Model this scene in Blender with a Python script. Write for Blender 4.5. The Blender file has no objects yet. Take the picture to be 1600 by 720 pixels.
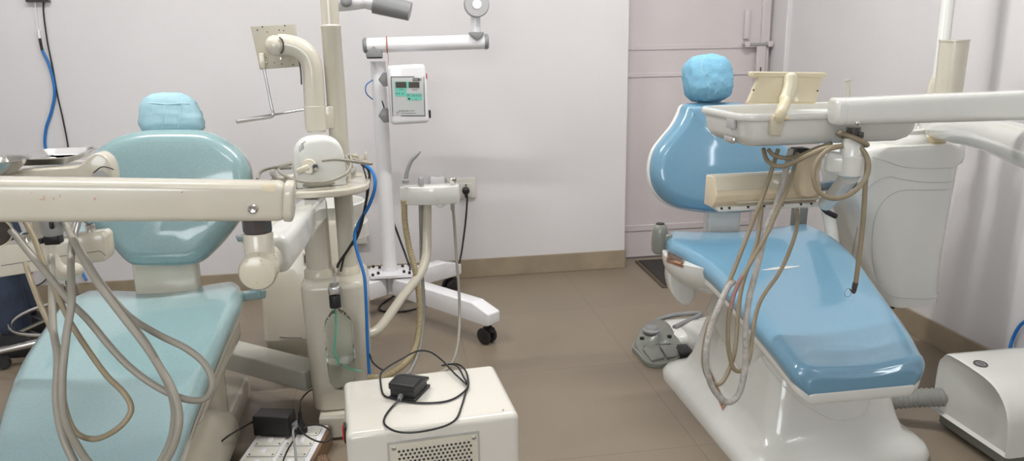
import bpy, bmesh, math, random
from mathutils import Vector as V, Matrix
random.seed(4)
SC = bpy.context.scene
COL = SC.collection
PI = math.pi

# ------------------------------------------------------------------ camera
CH = 1.25
FPX = 1183.33
YAW, PITCH, ROLL = 0.15448, 0.244148, -0.017667
fw = V((math.sin(YAW)*math.cos(PITCH), math.cos(YAW)*math.cos(PITCH), -math.sin(PITCH)))
rt = V((math.cos(YAW), -math.sin(YAW), 0)); up = rt.cross(fw)
RT = rt*math.cos(ROLL)+up*math.sin(ROLL); UP = up*math.cos(ROLL)-rt*math.sin(ROLL)
EYE = V((0, 0, CH))
cd = bpy.data.cameras.new('camera'); cam = bpy.data.objects.new('camera', cd); COL.objects.link(cam)
cd.sensor_width = 36; cd.lens = FPX*36/1600; cd.clip_start = .02
m = Matrix((RT, UP, -fw)).transposed().to_4x4(); m.translation = EYE; cam.matrix_world = m
SC.camera = cam

def ray(x, y): return fw*FPX + RT*(x-800) + UP*(360-y)
def at(x, y, Y):
    d = ray(x, y); return EYE + d*(Y/d.y)
def atz(x, y, z):
    d = ray(x, y); return EYE + d*((z-CH)/d.z)
def atx(x, y, X):
    d = ray(x, y); return EYE + d*(X/d.x)
def atp(x, y, o, n):
    d = ray(x, y); return EYE + d*((o-EYE).dot(n)/d.dot(n))

# --------------------------------------------------------------- materials
def mat(name, col, rough=.5, metal=0, coat=0, trans=0, ior=1.45, emit=None, var=0, vscale=8, bump=0, bscale=60, col2=None, alpha=1, spec=.5):
    m = bpy.data.materials.new(name); m.use_nodes = True
    nt = m.node_tree; b = nt.nodes['Principled BSDF']
    b.inputs['Base Color'].default_value = (*col, 1)
    b.inputs['Roughness'].default_value = rough; b.inputs['Metallic'].default_value = metal
    b.inputs['Coat Weight'].default_value = coat; b.inputs['Coat Roughness'].default_value = .06
    b.inputs['Transmission Weight'].default_value = trans; b.inputs['IOR'].default_value = ior
    b.inputs['Specular IOR Level'].default_value = spec
    b.inputs['Alpha'].default_value = alpha
    if emit:
        b.inputs['Emission Color'].default_value = (*emit[0], 1); b.inputs['Emission Strength'].default_value = emit[1]
    tc = nt.nodes.new('ShaderNodeTexCoord')
    if var or col2:
        n = nt.nodes.new('ShaderNodeTexNoise'); n.inputs['Scale'].default_value = vscale; n.inputs['Detail'].default_value = 5
        nt.links.new(tc.outputs['Object'], n.inputs['Vector'])
        mx = nt.nodes.new('ShaderNodeMix'); mx.data_type = 'RGBA'
        rp = nt.nodes.new('ShaderNodeMapRange'); rp.inputs[1].default_value = .35; rp.inputs[2].default_value = .7
        nt.links.new(n.outputs['Fac'], rp.inputs[0]); nt.links.new(rp.outputs[0], mx.inputs[0])
        c2 = col2 or tuple(c*(1-var) for c in col)
        mx.inputs[6].default_value = (*col, 1); mx.inputs[7].default_value = (*c2, 1)
        nt.links.new(mx.outputs[2], b.inputs['Base Color'])
    if bump:
        n2 = nt.nodes.new('ShaderNodeTexNoise'); n2.inputs['Scale'].default_value = bscale; n2.inputs['Detail'].default_value = 4
        nt.links.new(tc.outputs['Object'], n2.inputs['Vector'])
        bp = nt.nodes.new('ShaderNodeBump'); bp.inputs['Strength'].default_value = bump; bp.inputs['Distance'].default_value = .01
        nt.links.new(n2.outputs['Fac'], bp.inputs['Height']); nt.links.new(bp.outputs[0], b.inputs['Normal'])
    return m

M = {}
M['wall'] = mat('wall_paint', (.70, .683, .690), .55, var=.04, vscale=2, bump=.08, bscale=25)
M['ceil'] = mat('ceiling_paint', (.8, .8, .8), .7)
M['door'] = mat('door_paint', (.62, .57, .575), .4, var=.06, vscale=3, bump=.1, bscale=20)
M['skirt'] = mat('skirting_stone', (.36, .295, .21), .35, var=.18, vscale=7)
M['cream'] = mat('cream_plastic', (.60, .565, .47), .22, coat=.5, var=.05, vscale=12)
M['box'] = mat('box_white', (.66, .635, .57), .22, coat=.5, var=.03)
M['gap'] = mat('daylight_gap', (.9, .95, 1), .2, emit=((.93, .97, 1), 14))
M['cream_old'] = mat('cream_aged', (.62, .575, .455), .25, coat=.4, var=.06, vscale=14)
M['white'] = mat('white_plastic', (.66, .665, .63), .2, coat=.6, var=.03)
M['whitel'] = mat('white_lacquer', (.80, .80, .82), .22, coat=.5, var=.02)
M['yellow'] = mat('yellowed_plastic', (.62, .55, .385), .3, coat=.3, var=.08, vscale=6)
M['yellowL'] = mat('pale_yellow_plastic', (.66, .62, .47), .3, coat=.3)
M['tan'] = mat('tan_plastic', (.68, .58, .42), .3, coat=.3, var=.06)
M['ring'] = mat('cream_ring', (.66, .55, .34), .4)
M['vinB'] = mat('blue_vinyl', (.145, .30, .42), .28, coat=1, var=.07, vscale=220)
M['vinT'] = mat('teal_vinyl', (.26, .395, .41), .25, coat=1, var=.10, vscale=220)
def cover_mat(name, col, rim):
    m = mat(name, col, .8, bump=.55, bscale=22)
    return m
M['capL'] = mat('cap_fabric_pale', (.34, .53, .60), .85, bump=.5, bscale=16, var=.06, vscale=10)
M['capR'] = mat('cap_fabric', (.20, .44, .60), .8, bump=.8, bscale=18, var=.1, vscale=10)
M['seam'] = mat('cap_seam', (.42, .62, .70), .8)
M['grey'] = mat('grey_plastic', (.23, .235, .235), .4, coat=.2)
M['greyL'] = mat('light_grey_plastic', (.42, .42, .42), .4)
M['greyg'] = mat('grey_green_plastic', (.19, .20, .175), .35, coat=.5, var=.1)
M['midgrey'] = mat('mid_grey_plastic', (.30, .30, .30), .4)
M['black'] = mat('black_plastic', (.016, .016, .017), .4)
M['blackr'] = mat('black_rubber', (.02, .02, .02), .55)
M['dark'] = mat('dark_brown_metal', (.07, .06, .055), .3, coat=.5, var=.3, vscale=20)
M['chrome'] = mat('chrome', (.62, .61, .59), .18, metal=1)
M['steel'] = mat('brushed_steel', (.55, .55, .55), .3, metal=1)
M['hoseT'] = mat('tan_hose', (.30, .25, .165), .4, var=.12, vscale=20)
M['hoseG'] = mat('grey_hose', (.30, .28, .235), .4, var=.06)
M['hoseW'] = mat('wrapped_hose', (.47, .45, .41), .35, var=.25, vscale=60, bump=.6, bscale=80)
M['hoseP'] = mat('purple_hose', (.30, .17, .15), .45)
M['hoseO'] = mat('corrugated_tan', (.35, .29, .17), .5)
M['hoseC'] = mat('corrugated_grey', (.29, .29, .27), .5)
M['blue'] = mat('blue_tube', (.02, .17, .50), .35)
M['jeans'] = mat('denim', (.045, .06, .10), .9, var=.35, vscale=9, bump=.5, bscale=30)
M['shirt'] = mat('shirt_cloth', (.25, .27, .3), .9)
M['skin'] = mat('skin', (.36, .21, .14), .5)
M['hair'] = mat('hair', (.012, .01, .009), .6)
M['glass'] = mat('clear_plastic', (.97, .99, .98), .03, trans=1, ior=1.14)
M['vinShade'] = mat('shaded_blue_vinyl', (.07, .11, .13), .3, coat=.6)  # armrest vinyl with the shadow lying on it darkened into the colour
M['water'] = mat('water', (.97, 1, .99), .0, trans=1, ior=1.2)
M['green'] = mat('green_tube', (.10, .50, .36), .4)
M['clearthin'] = mat('clear_tube', (.8, .8, .7), .1, trans=.7, ior=1.2)
M['red'] = mat('red_switch', (.55, .015, .02), .3)
M['label'] = mat('panel_label', (.58, .60, .59), .35)
M['mint'] = mat('mint_print', (.18, .62, .50), .4)
M['lcd'] = mat('dark_display', (.085, .075, .065), .15)
M['ink'] = mat('ink', (.03, .03, .03), .5)
M['inkg'] = mat('grey_ink', (.2, .2, .2), .5)
M['badge'] = mat('brown_badge', (.085, .045, .03), .2, coat=1)
M['copper'] = mat('copper_trim', (.42, .22, .12), .35, metal=.5)
M['mat'] = mat('mat_fibre', (.055, .05, .045), .95, var=.4, vscale=120, bump=.8, bscale=200)
M['matrim'] = mat('mat_rim', (.10, .075, .05), .8)
M['wood'] = mat('brown_wood', (.20, .12, .07), .6, var=.3, vscale=10)
M['sockW'] = mat('switch_plate', (.66, .64, .58), .35)
M['beam'] = mat('grey_painted_beam', (.42, .41, .36), .4, var=.08)
M['thread'] = mat('red_thread', (.42, .12, .07), .8)
M['wrap'] = mat('polythene_wrap', (.74, .74, .76), .15, coat=1, bump=.8, bscale=14)
M['tape'] = mat('tape', (.5, .5, .5), .3)
M['scuff'] = mat('scuff', (.22, .21, .18), .6)

def floor_mat():
    m = bpy.data.materials.new('beige_floor_tiles'); m.use_nodes = True; nt = m.node_tree; b = nt.nodes['Principled BSDF']
    tc = nt.nodes.new('ShaderNodeTexCoord'); mp = nt.nodes.new('ShaderNodeMapping')
    mp.inputs['Location'].default_value = (-.9006, -2.0458, 0)
    nt.links.new(tc.outputs['Object'], mp.inputs['Vector'])
    br = nt.nodes.new('ShaderNodeTexBrick'); br.offset = 0; br.squash = 1
    br.inputs['Scale'].default_value = 1; br.inputs['Brick Width'].default_value = .6525; br.inputs['Row Height'].default_value = .6525
    br.inputs['Mortar Size'].default_value = .0012; br.inputs['Mortar Smooth'].default_value = .1
    br.inputs['Color1'].default_value = (.235, .192, .142, 1); br.inputs['Color2'].default_value = (.222, .181, .134, 1); br.inputs['Mortar'].default_value = (.13, .11, .085, 1)
    nt.links.new(mp.outputs[0], br.inputs['Vector'])
    n = nt.nodes.new('ShaderNodeTexNoise'); n.inputs['Scale'].default_value = 260; n.inputs['Detail'].default_value = 3
    n2 = nt.nodes.new('ShaderNodeTexNoise'); n2.inputs['Scale'].default_value = 2.2; n2.inputs['Detail'].default_value = 4
    for q in (n, n2): nt.links.new(tc.outputs['Object'], q.inputs['Vector'])
    r1 = nt.nodes.new('ShaderNodeMapRange'); r1.inputs[3].default_value = .88; r1.inputs[4].default_value = 1.10
    r2 = nt.nodes.new('ShaderNodeMapRange'); r2.inputs[1].default_value = .3; r2.inputs[2].default_value = .7; r2.inputs[3].default_value = .92; r2.inputs[4].default_value = 1.05
    nt.links.new(n.outputs['Fac'], r1.inputs[0]); nt.links.new(n2.outputs['Fac'], r2.inputs[0])
    mu = nt.nodes.new('ShaderNodeMath'); mu.operation = 'MULTIPLY'; nt.links.new(r1.outputs[0], mu.inputs[0]); nt.links.new(r2.outputs[0], mu.inputs[1])
    vm = nt.nodes.new('ShaderNodeVectorMath'); vm.operation = 'SCALE'; nt.links.new(br.outputs['Color'], vm.inputs[0]); nt.links.new(mu.outputs[0], vm.inputs['Scale'])
    nt.links.new(vm.outputs[0], b.inputs['Base Color'])
    b.inputs['Roughness'].default_value = .38
    return m
M['floor'] = floor_mat()

# ------------------------------------------------------------ mesh builder
def cr(pts, n=8, closed=False):
    P = [V(p) for p in pts]; out = []; L = len(P)
    if L < 3 and not closed: return P
    rng = range(L) if closed else range(L-1)
    for i in rng:
        if closed: a, b, c, d = P[(i-1) % L], P[i], P[(i+1) % L], P[(i+2) % L]
        else: a = P[i-1] if i else P[0]*2-P[1]; b = P[i]; c = P[i+1]; d = P[i+2] if i+2 < L else P[-1]*2-P[-2]
        for k in range(n):
            t = k/n
            out.append(.5*((2*b)+(c-a)*t+(2*a-5*b+4*c-d)*t*t+(3*b-a-3*c+d)*t*t*t))
    if not closed: out.append(P[-1])
    return out
def lerps(vals, n):
    out = []
    for i in range(n):
        t = i/(n-1)*(len(vals)-1); k = min(int(t), len(vals)-2); out.append(vals[k]+(vals[k+1]-vals[k])*(t-k))
    return out

class MB:
    def __init__(s): s.v = []; s.f = []; s.mi = []; s.mats = []; s.cur = 0
    def use(s, m):
        if m not in s.mats: s.mats.append(m)
        s.cur = s.mats.index(m); return s
    def add(s, vs, fs):
        o = len(s.v); s.v += [V(p) for p in vs]
        for f in fs: s.f.append([i+o for i in f]); s.mi.append(s.cur)
        return s
    def bm(s, b, mtx=None):
        if mtx is not None: b.transform(mtx)
        b.verts.index_update(); s.add([v.co.copy() for v in b.verts], [[v.index for v in f.verts] for f in b.faces]); b.free(); return s
    def box(s, c, size, r=0, seg=3, rot=None, taper=None):
        b = bmesh.new(); bmesh.ops.create_cube(b, size=1)
        for v in b.verts:
            k = 1
            if taper and v.co.z < 0: v.co.x *= taper[0]; v.co.y *= taper[1]
            v.co = V((v.co.x*size[0], v.co.y*size[1], v.co.z*size[2]))
        if r: bmesh.ops.bevel(b, geom=list(b.edges), offset=r, segments=seg, profile=.5, affect='EDGES', clamp_overlap=True)
        mt = Matrix.Translation(V(c)) @ ((rot.to_4x4()) if rot is not None else Matrix.Identity(4))
        return s.bm(b, mt)
    def tube(s, pts, r, n=12, smooth=6, closed=False, caps=True, ridge=None):
        P = cr(pts, smooth, closed) if smooth > 1 else [V(p) for p in pts]
        R = lerps(r, len(P)) if isinstance(r, (list, tuple)) else [r]*len(P)
        if ridge:                       # resample for corrugation
            d = [0]
            for a, b in zip(P[:-1], P[1:]): d.append(d[-1]+(b-a).length)
            N = int(d[-1]/ridge*2)+1; Q = []; j = 0
            for i in range(N):
                t = d[-1]*i/(N-1)
                while j < len(d)-2 and d[j+1] < t: j += 1
                Q.append(P[j].lerp(P[j+1], (t-d[j])/max(1e-9, d[j+1]-d[j])))
            P = Q; R = [(R[0])*(1 if i % 2 else .86) for i in range(N)]
        L = len(P); T = []
        for i in range(L):
            a = P[i-1] if (i or closed) else P[i]; b = P[(i+1) % L] if (i < L-1 or closed) else P[i]
            t = (b-a); T.append(t.normalized() if t.length > 1e-9 else V((0, 0, 1)))
        u = T[0].orthogonal().normalized(); vs = []; 
        for i in range(L):
            u = (u-T[i]*u.dot(T[i])); u = u.normalized() if u.length > 1e-6 else T[i].orthogonal().normalized()
            w = T[i].cross(u)
            for k in range(n):
                a = 2*PI*k/n; vs.append(P[i]+(u*math.cos(a)+w*math.sin(a))*R[i])
        fs = []
        for i in range(L if closed else L-1):
            j = (i+1) % L
            for k in range(n): fs.append((i*n+k, i*n+(k+1) % n, j*n+(k+1) % n, j*n+k))
        if caps and not closed:
            fs.append(list(range(n))[::-1]); fs.append([(L-1)*n+k for k in range(n)])
        return s.add(vs, fs)
    def lathe(s, prof, org, axis=(0, 0, 1), n=32, sx=1, xdir=None):
        ax = V(axis).normalized(); u = (V(xdir).normalized() if xdir else ax.orthogonal().normalized()); w = ax.cross(u); org = V(org)
        vs = []; fs = []
        for r, h in prof:
            for k in range(n):
                a = 2*PI*k/n; vs.append(org+ax*h+(u*math.cos(a)*sx+w*math.sin(a))*max(r, 1e-5))
        for i in range(len(prof)-1):
            for k in range(n): fs.append((i*n+k, i*n+(k+1) % n, (i+1)*n+(k+1) % n, (i+1)*n+k))
        if prof[0][0] > 1e-4: fs.append(list(range(n))[::-1])
        if prof[-1][0] > 1e-4: fs.append([(len(prof)-1)*n+k for k in range(n)])
        return s.add(vs, fs)
    def loft(s, loops, cap=True):
        n = len(loops[0]); vs = [p for l in loops for p in l]; fs = []
        for i in range(len(loops)-1):
            for k in range(n): fs.append((i*n+k, i*n+(k+1) % n, (i+1)*n+(k+1) % n, (i+1)*n+k))
        if cap: fs.append(list(range(n))[::-1]); fs.append([(len(loops)-1)*n+k for k in range(n)])
        return s.add(vs, fs)
    def prism(s, pts, off, r=0, seg=2):
        """extrude polygon (3D points) by vector off, bevel its edges"""
        b = bmesh.new(); off = V(off)
        A = [b.verts.new(V(p)) for p in pts]; B = [b.verts.new(V(p)+off) for p in pts]; n = len(A)
        b.faces.new(A[::-1]); b.faces.new(B)
        for i in range(n): b.faces.new((A[i], A[(i+1) % n], B[(i+1) % n], B[i]))
        bmesh.ops.recalc_face_normals(b, faces=b.faces)
        if r:
            bmesh.ops.bevel(b, geom=list(b.edges), offset=r, segments=seg, profile=.5, affect='EDGES', clamp_overlap=True)
        return s.bm(b)

def ico(c, r, mb, sc=(1, 1, 1), rot=None, sub=3):
    b = bmesh.new(); bmesh.ops.create_icosphere(b, subdivisions=sub, radius=r)
    mt = Matrix.Translation(V(c)) @ (rot.to_4x4() if rot is not None else Matrix.Identity(4)) @ Matrix.Diagonal((*sc, 1))
    return mb.bm(b, mt)

def rrect(cx, cy, w, d, r, n=6):
    r = min(r, w/2-1e-4, d/2-1e-4); out = []
    for qx, qy, a0 in ((1, 1, 0), (-1, 1, 90), (-1, -1, 180), (1, -1, 270)):
        for k in range(n+1):
            a = math.radians(a0+90*k/n); out.append((cx+qx*(w/2-r)+r*math.cos(a), cy+qy*(d/2-r)+r*math.sin(a)))
    return out

ORG = {}
def wloc(o): return ORG.get(o.name, V((0, 0, 0)))
def obj(name, mb, material, parent=None, sharp=38, loc=None, fix=True):
    me = bpy.data.meshes.new(name)
    if parent is not None: org = wloc(parent)
    elif loc is not None: org = V(loc)
    else:
        xs = [v.x for v in mb.v]; ys = [v.y for v in mb.v]; zs = [v.z for v in mb.v]
        org = V(((min(xs)+max(xs))/2, (min(ys)+max(ys))/2, min(zs)))
    me.from_pydata([tuple(v-org) for v in mb.v], [], mb.f)
    if mb.mats:
        for k in mb.mats: me.materials.append(M[k])
        me.polygons.foreach_set('material_index', mb.mi)
    else: me.materials.append(M[material])
    if fix:
        b = bmesh.new(); b.from_mesh(me); bmesh.ops.recalc_face_normals(b, faces=b.faces); b.to_mesh(me); b.free()
    me.shade_smooth()
    me.set_sharp_from_angle(angle=math.radians(sharp))
    o = bpy.data.objects.new(name, me); COL.objects.link(o)
    if parent is not None: o.parent = parent; ORG[o.name] = org
    else: o.location = org; ORG[o.name] = org
    return o
def tag(o, label, cat, group=None):
    o['label'] = label; o['category'] = cat
    if group: o['group'] = group
    return o
def thing(name, label, cat, loc, group=None):
    o = bpy.data.objects.new(name, None); COL.objects.link(o); o.empty_display_size = .05
    o.location = V(loc); ORG[o.name] = V(loc); return tag(o, label, cat, group)
def struct(name, mb, m, parent=None, **k):
    o = obj(name, mb, m, parent, **k)
    if parent is None: o['kind'] = 'structure'
    return o
def rotz(a): return Matrix.Rotation(a, 3, 'Z')
def rotx(a): return Matrix.Rotation(a, 3, 'X')
def roty(a): return Matrix.Rotation(a, 3, 'Y')
def frame(z, x=None):
    """rotation whose local z is z"""
    z = V(z).normalized(); x = V(x) if x is not None else z.orthogonal(); x = (x-z*x.dot(z)).normalized(); y = z.cross(x)
    return Matrix((x, y, z)).transposed()

# --------------------------------------------------------------------- room
D = 3.966; XR = 2.169; XL = -3.1; YB = -1.6; ZC = 2.95
DX0 = 1.256; RD = D+.15
struct('floor', MB().box(((XL+XR+.1)/2, (YB+D+.3)/2, -.05), (XR-XL+.2, D-YB+.4, .1)), 'floor', loc=(0, 0, 0))
struct('ceiling', MB().box(((XL+XR)/2, (YB+D)/2, ZC+.05), (XR-XL+.2, D-YB+.5, .1)), 'ceil')
w = MB()
w.box(((XL+DX0)/2, D+.1, ZC/2), (DX0-XL, .2, ZC))
w.box(((DX0+XR)/2, D+.1, (2.12+ZC)/2), (XR-DX0, .2, ZC-2.12))
struct('wall_back', w, 'wall')
struct('wall_right', MB().box((XR+.05, (YB+D+.2)/2, ZC/2), (.1, D+.2-YB, ZC)), 'wall')
struct('wall_left', MB().box((XL-.05, (YB+D+.2)/2, ZC/2), (.1, D+.2-YB, ZC)), 'wall')
w = MB()   # wall behind the camera with a window opening
WX0, WX1, WZ0, WZ1 = -1.9, -.2, 1.0, 2.2
w.box(((XL+WX0)/2, YB-.05, ZC/2), (WX0-XL, .1, ZC)); w.box(((WX1+XR)/2, YB-.05, ZC/2), (XR-WX1, .1, ZC))
w.box(((WX0+WX1)/2, YB-.05, WZ0/2), (WX1-WX0, .1, WZ0)); w.box(((WX0+WX1)/2, YB-.05, (WZ1+ZC)/2), (WX1-WX0, .1, ZC-WZ1))
struct('wall_front', w, 'wall')
# skirting
w = MB(); w.box(((XL+DX0)/2, D-.006, .0515), (DX0-XL, .012, .103), .002, 1)
struct('baseboard_back', w, 'skirt')
struct('baseboard_right', MB().box((XR-.006, (YB+RD)/2, .0515), (.012, RD-YB, .103), .002, 1), 'skirt')
struct('baseboard_left', MB().box((XL+.006, (YB+D)/2, .0515), (.012, D-YB, .103), .002, 1), 'skirt')
struct('baseboard_return', MB().box((DX0+.004, D+.07, .0515), (.008, .15, .103)), 'skirt')
# window frame and daylight pane
M['pane'] = mat('daylight_pane', (.9, .95, 1), .2, emit=((.93, .97, 1), 2.5))
fr = MB()
for x in (WX0+.02, (WX0+WX1)/2, WX1-.02): fr.box((x, YB-.03, (WZ0+WZ1)/2), (.04, .05, WZ1-WZ0), .004, 1)
for z in (WZ0+.02, WZ1-.02): fr.box(((WX0+WX1)/2, YB-.03, z), (WX1-WX0, .05, .04), .004, 1)
wf = struct('window_1', fr, 'whitel')
struct('pane', MB().box(((WX0+WX1)/2, YB-.06, (WZ0+WZ1)/2), (WX1-WX0, .01, WZ1-WZ0)), 'pane', wf)
# door
XD1 = 2.135
dm = MB(); dm.box(((DX0+XD1)/2, RD+.03, 1.06), (XD1-DX0, .04, 2.1))
door = struct('door_1', dm, 'door')
def zdoor(py, px=1060): return at(px, py, RD).z
for zt, zb in ((zdoor(69, 1100), zdoor(76.5, 1100)), (zdoor(112, 1100), zdoor(118.5, 1100)), (.20, .165)):
    struct('door_rail', MB().prism([(DX0+.012, RD+.012, zb), (XD1-.05, RD+.012, zb), (XD1-.05, RD+.012, zt), (DX0+.012, RD+.012, zt)], (0, -.008, 0), .002, 1), 'door', door)
struct('door_stile', MB().box((XD1-.035, RD+.005, 1.05), (.05, .03, 2.08), .003, 1), 'door', door)
# latch
zl = at(1187, 69, RD).z
lt = MB(); lt.tube([(at(1157, 70, RD).x, RD-.025, zl), (at(1215, 69, RD).x, RD-.025, zl)], .0085, 12, 1)
bolt = struct('door_bolt', lt, 'steel', door)
for px in (1164, 1200): 
    x = at(px, 70, RD).x; struct('bolt_loop', MB().box((x, RD-.016, zl), (.03, .045, .032), .006, 2), 'door', bolt)
x0 = at(1180, 75, RD).x; x1 = at(1194, 75, RD).x; zb = at(1187, 115, RD).z
hs = MB().box(((x0+x1)/2, RD-.02, (zl+.01+zb-.04)/2), (x1-x0, .012, zl+.01-zb+.04), .003, 1)
struct('hasp', hs, 'door', bolt)
struct('hasp_slot', MB().box(((x0+x1)/2, RD-.027, zb+.02), (.008, .006, .035), .002, 1), 'dark', bolt)
x = at(1163, 30, RD).x; zt = at(1166, 15, RD).z
struct('door_handle', MB().prism([(x, RD+.01, zl+.03), (x+.03, RD+.01, zl+.03), (x+.03, RD+.01, zt), (x, RD+.01, zt)], (0, -.022, 0), .004, 2), 'door', door)
struct('trim_1', MB().box((XR-.012, D+.075, 1.1), (.03, .16, 2.2), .004, 1), 'wall')
struct('trim_2', MB().box((XR-.012, RD+.045, 1.06), (.06, .05, 2.12), .002, 1), 'door')
# floor mat
q = [V((1.30, 3.63, 0)), V((2.06, 3.55, 0)), V((2.06, 4.06, 0)), V((1.32, 4.07, 0))]
a, b_, c = atz(1035, 450, 0), atz(992, 409, 0), None
q = [V((a.x, a.y, 0)), V((a.x+.75, a.y-.02, 0)), V((a.x+.75, b_.y, 0)), V((b_.x, b_.y, 0))]
mt = thing('floor_mat', 'dark grey rectangular doormat with brown edging on the floor before the door', 'doormat', (sum((p.x for p in q))/4, sum((p.y for p in q))/4, 0))
obj('edging', MB().prism(q, (0, 0, .008), .003, 1), 'matrim', mt)
cc = (q[0]+q[1]+q[2]+q[3])/4
obj('pile', MB().prism([p+(cc-p)*.055+V((0, 0, .006)) for p in q], (0, 0, .007), .002, 1), 'mat', mt)

# ceiling lamps
M['lamp'] = mat('lamp_tube', (1, 1, 1), .3, emit=((1, .985, .96), 20))
for i, (x, y, e_, lab) in enumerate([(-.9, 2.2, 21, 'white ceiling tube lamp above the teal dental chair'), (1.0, 2.3, 23, 'white ceiling tube lamp above the mid-blue dental chair'), (.2, -.5, 4, 'white ceiling tube lamp behind the camera')]):
    t = thing('ceiling_lamp', lab, 'lamp', (x, y, ZC), 'ceiling tube lamps')
    obj('lamp_housing', MB().box((x, y, ZC-.025), (1.25, .08, .05), .008, 2), 'whitel', t)
    obj('lamp_tube', MB().tube([(x-.59, y, ZC-.07), (x+.59, y, ZC-.07)], .016, 12, 1), 'lamp', t)
    for sx in (-1, 1): obj('lamp_holder', MB().box((x+sx*.605, y, ZC-.06), (.03, .04, .05), .004, 1), 'whitel', t)
    L = bpy.data.lights.new('tube_glow', 'AREA'); L.shape = 'RECTANGLE'; L.size = 1.2; L.size_y = .06; L.energy = e_; L.color = (1, .98, .95)
    lo = bpy.data.objects.new('tube_glow', L); COL.objects.link(lo); lo.parent = t; lo.location = (0, 0, -.09)
L = bpy.data.lights.new('window_daylight', 'AREA'); L.shape = 'RECTANGLE'; L.size = WX1-WX0-.05; L.size_y = WZ1-WZ0-.05; L.energy = 14; L.color = (.95, .98, 1)
lo = bpy.data.objects.new('window_daylight', L); COL.objects.link(lo); lo.location = ((WX0+WX1)/2, YB+.02, (WZ0+WZ1)/2); lo.rotation_euler = (PI/2, 0, 0); lo.parent = wf; lo.location = V(lo.location)-wloc(wf)
w2_ = struct('window_2', MB().box((XR-.004, -.12, 1.62), (.02, .16, 1.0), .004, 1), 'whitel')
struct('pane', MB().box((XR-.016, -.12, 1.62), (.006, .07, .9)), 'gap', w2_)
wd = bpy.data.worlds.new('world'); SC.world = wd; wd.use_nodes = True
wd.node_tree.nodes['Background'].inputs[0].default_value = (.9, .93, 1, 1); wd.node_tree.nodes['Background'].inputs[1].default_value = .3

# ----------------------------------------------------------- cushion maker
def cushion(mb, out, c, n, th, r, dome=0, dish=None, back_r=None):
    """rounded pad: out = closed 3D outline in a plane (its widest line), c centre, n outward normal"""
    n = V(n).normalized(); c = V(c); N = len(out); inn = []
    for i in range(N):
        t = (out[(i+1) % N]-out[i-1]).normalized(); k = n.cross(t)
        if k.dot(c-out[i]) < 0: k = -k
        inn.append(k)
    loops = []
    br = back_r if back_r is not None else r*.6
    for s in range(0, 4):
        a = PI/2*(1-s/3); loops.append([out[i]+inn[i]*br*(1-math.cos(a))-n*(th*.5*0+br*math.sin(a)) for i in range(N)])
    top = th-br
    for s in range(0, 7):
        a = PI/2*s/6; loops.append([out[i]+inn[i]*r*(1-math.cos(a))+n*((top-r*.0)*(math.sin(a))) for i in range(N)])
    base = loops[-1]
    for f in (.85, .68, .5, .32, .16, .04):
        L = []
        for p in base:
            q = c+n*((p-c).dot(n))+((p-c)-n*(p-c).dot(n))*f
            h = dome*(1-f*f)
            if dish: h += dish(q)
            L.append(q+n*h)
        loops.append(L)
    return mb.loft(loops)

# strip cushion following the seat profile
def seat_strip(mb, st, th=.06, r=.03, dish=.012, lip=0, n=10, drop=None):
    """st: (Y, ztop, xl, xr)"""
    loops = []
    for k, (Y, z, xl, xr) in enumerate(st):
        w = xr-xl; L = []
        # bottom, left side up, top with dish, right side down
        tr = th if drop is None else drop[k]
        rr = min(r, tr*.49)
        def arc(cx, cz, a0, a1, m=5):
            return [(cx+rr*math.cos(math.radians(a0+(a1-a0)*i/m)), cz+rr*math.sin(math.radians(a0+(a1-a0)*i/m))) for i in range(m+1)]
        pts = arc(xl+rr, z-rr, 180, 90)
        for i in range(1, n):
            u = i/n; pts.append((xl+rr+(w-2*rr)*u, z-dish*math.sin(PI*u)**1.2))
        pts += arc(xr-rr, z-rr, 90, 0)
        pts += arc(xr-rr, z-tr+rr, 0, -90, 3); pts += arc(xl+rr, z-tr+rr, -90, -180, 3)
        loops.append([V((x, Y, zz)) for x, zz in pts])
    return loops
def interp_st(st, n):
    P = cr([V((a, b, c)) for a, b, c, d in st], n); Q = cr([V((a, b, d)) for a, b, c, d in st], n)
    return [(p.x, p.y, p.z, q.z) for p, q in zip(P, Q)]
def cap_round(st, r, front=True, steps=5):
    """extra stations rounding the end of a strip: shrinks and lowers"""
    Y, z, xl, xr = st; out = []
    for s in range(1, steps+1):
        a = PI/2*s/steps; sgn = -1 if front else 1
        out.append((Y+sgn*r*math.sin(a), z-r*.8*(1-math.cos(a)), xl+r*(1-math.cos(a)), xr-r*(1-math.cos(a))))
    return out
def build_seat(parent, st, vin, shellm, th=.062, r=.028, dish=.012, front_r=.03, rear_r=.045, shell_inset=.008, shell_th=.034):
    S = interp_st(st, 5)   # rear -> front
    full = cap_round(S[0], rear_r, False)[::-1]+S+cap_round(S[-1], front_r, True)
    def drops(F, t): return [max(.02, t-(.8*rear_r if i < 1 else 0)) for i in range(len(F))]
    def closed(L):
        def sh(l, f, dy): c = centroid(l); return [V((c.x+(p.x-c.x)*(1-(1-f)*.06), p.y+dy, c.z+(p.z-c.z)*f)) for p in l]
        return [sh(L[0], .02, .004), sh(L[0], .4, .004), sh(L[0], .8, .003)]+L+[sh(L[-1], .8, -.003), sh(L[-1], .4, -.004), sh(L[-1], .02, -.004)]
    mb = MB(); L = seat_strip(mb, full, th, r, dish)
    mb.loft(closed(L)); seat = obj('seat_cushion', mb, vin, parent, 50)
    mb = MB(); sh = [(Y, z-th+.018, xl+shell_inset, xr-shell_inset) for Y, z, xl, xr in full]
    mb.loft(closed(seat_strip(mb, sh, shell_th, .012, 0))); obj('seat_shell', mb, shellm, parent, 50)
    return seat

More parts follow.
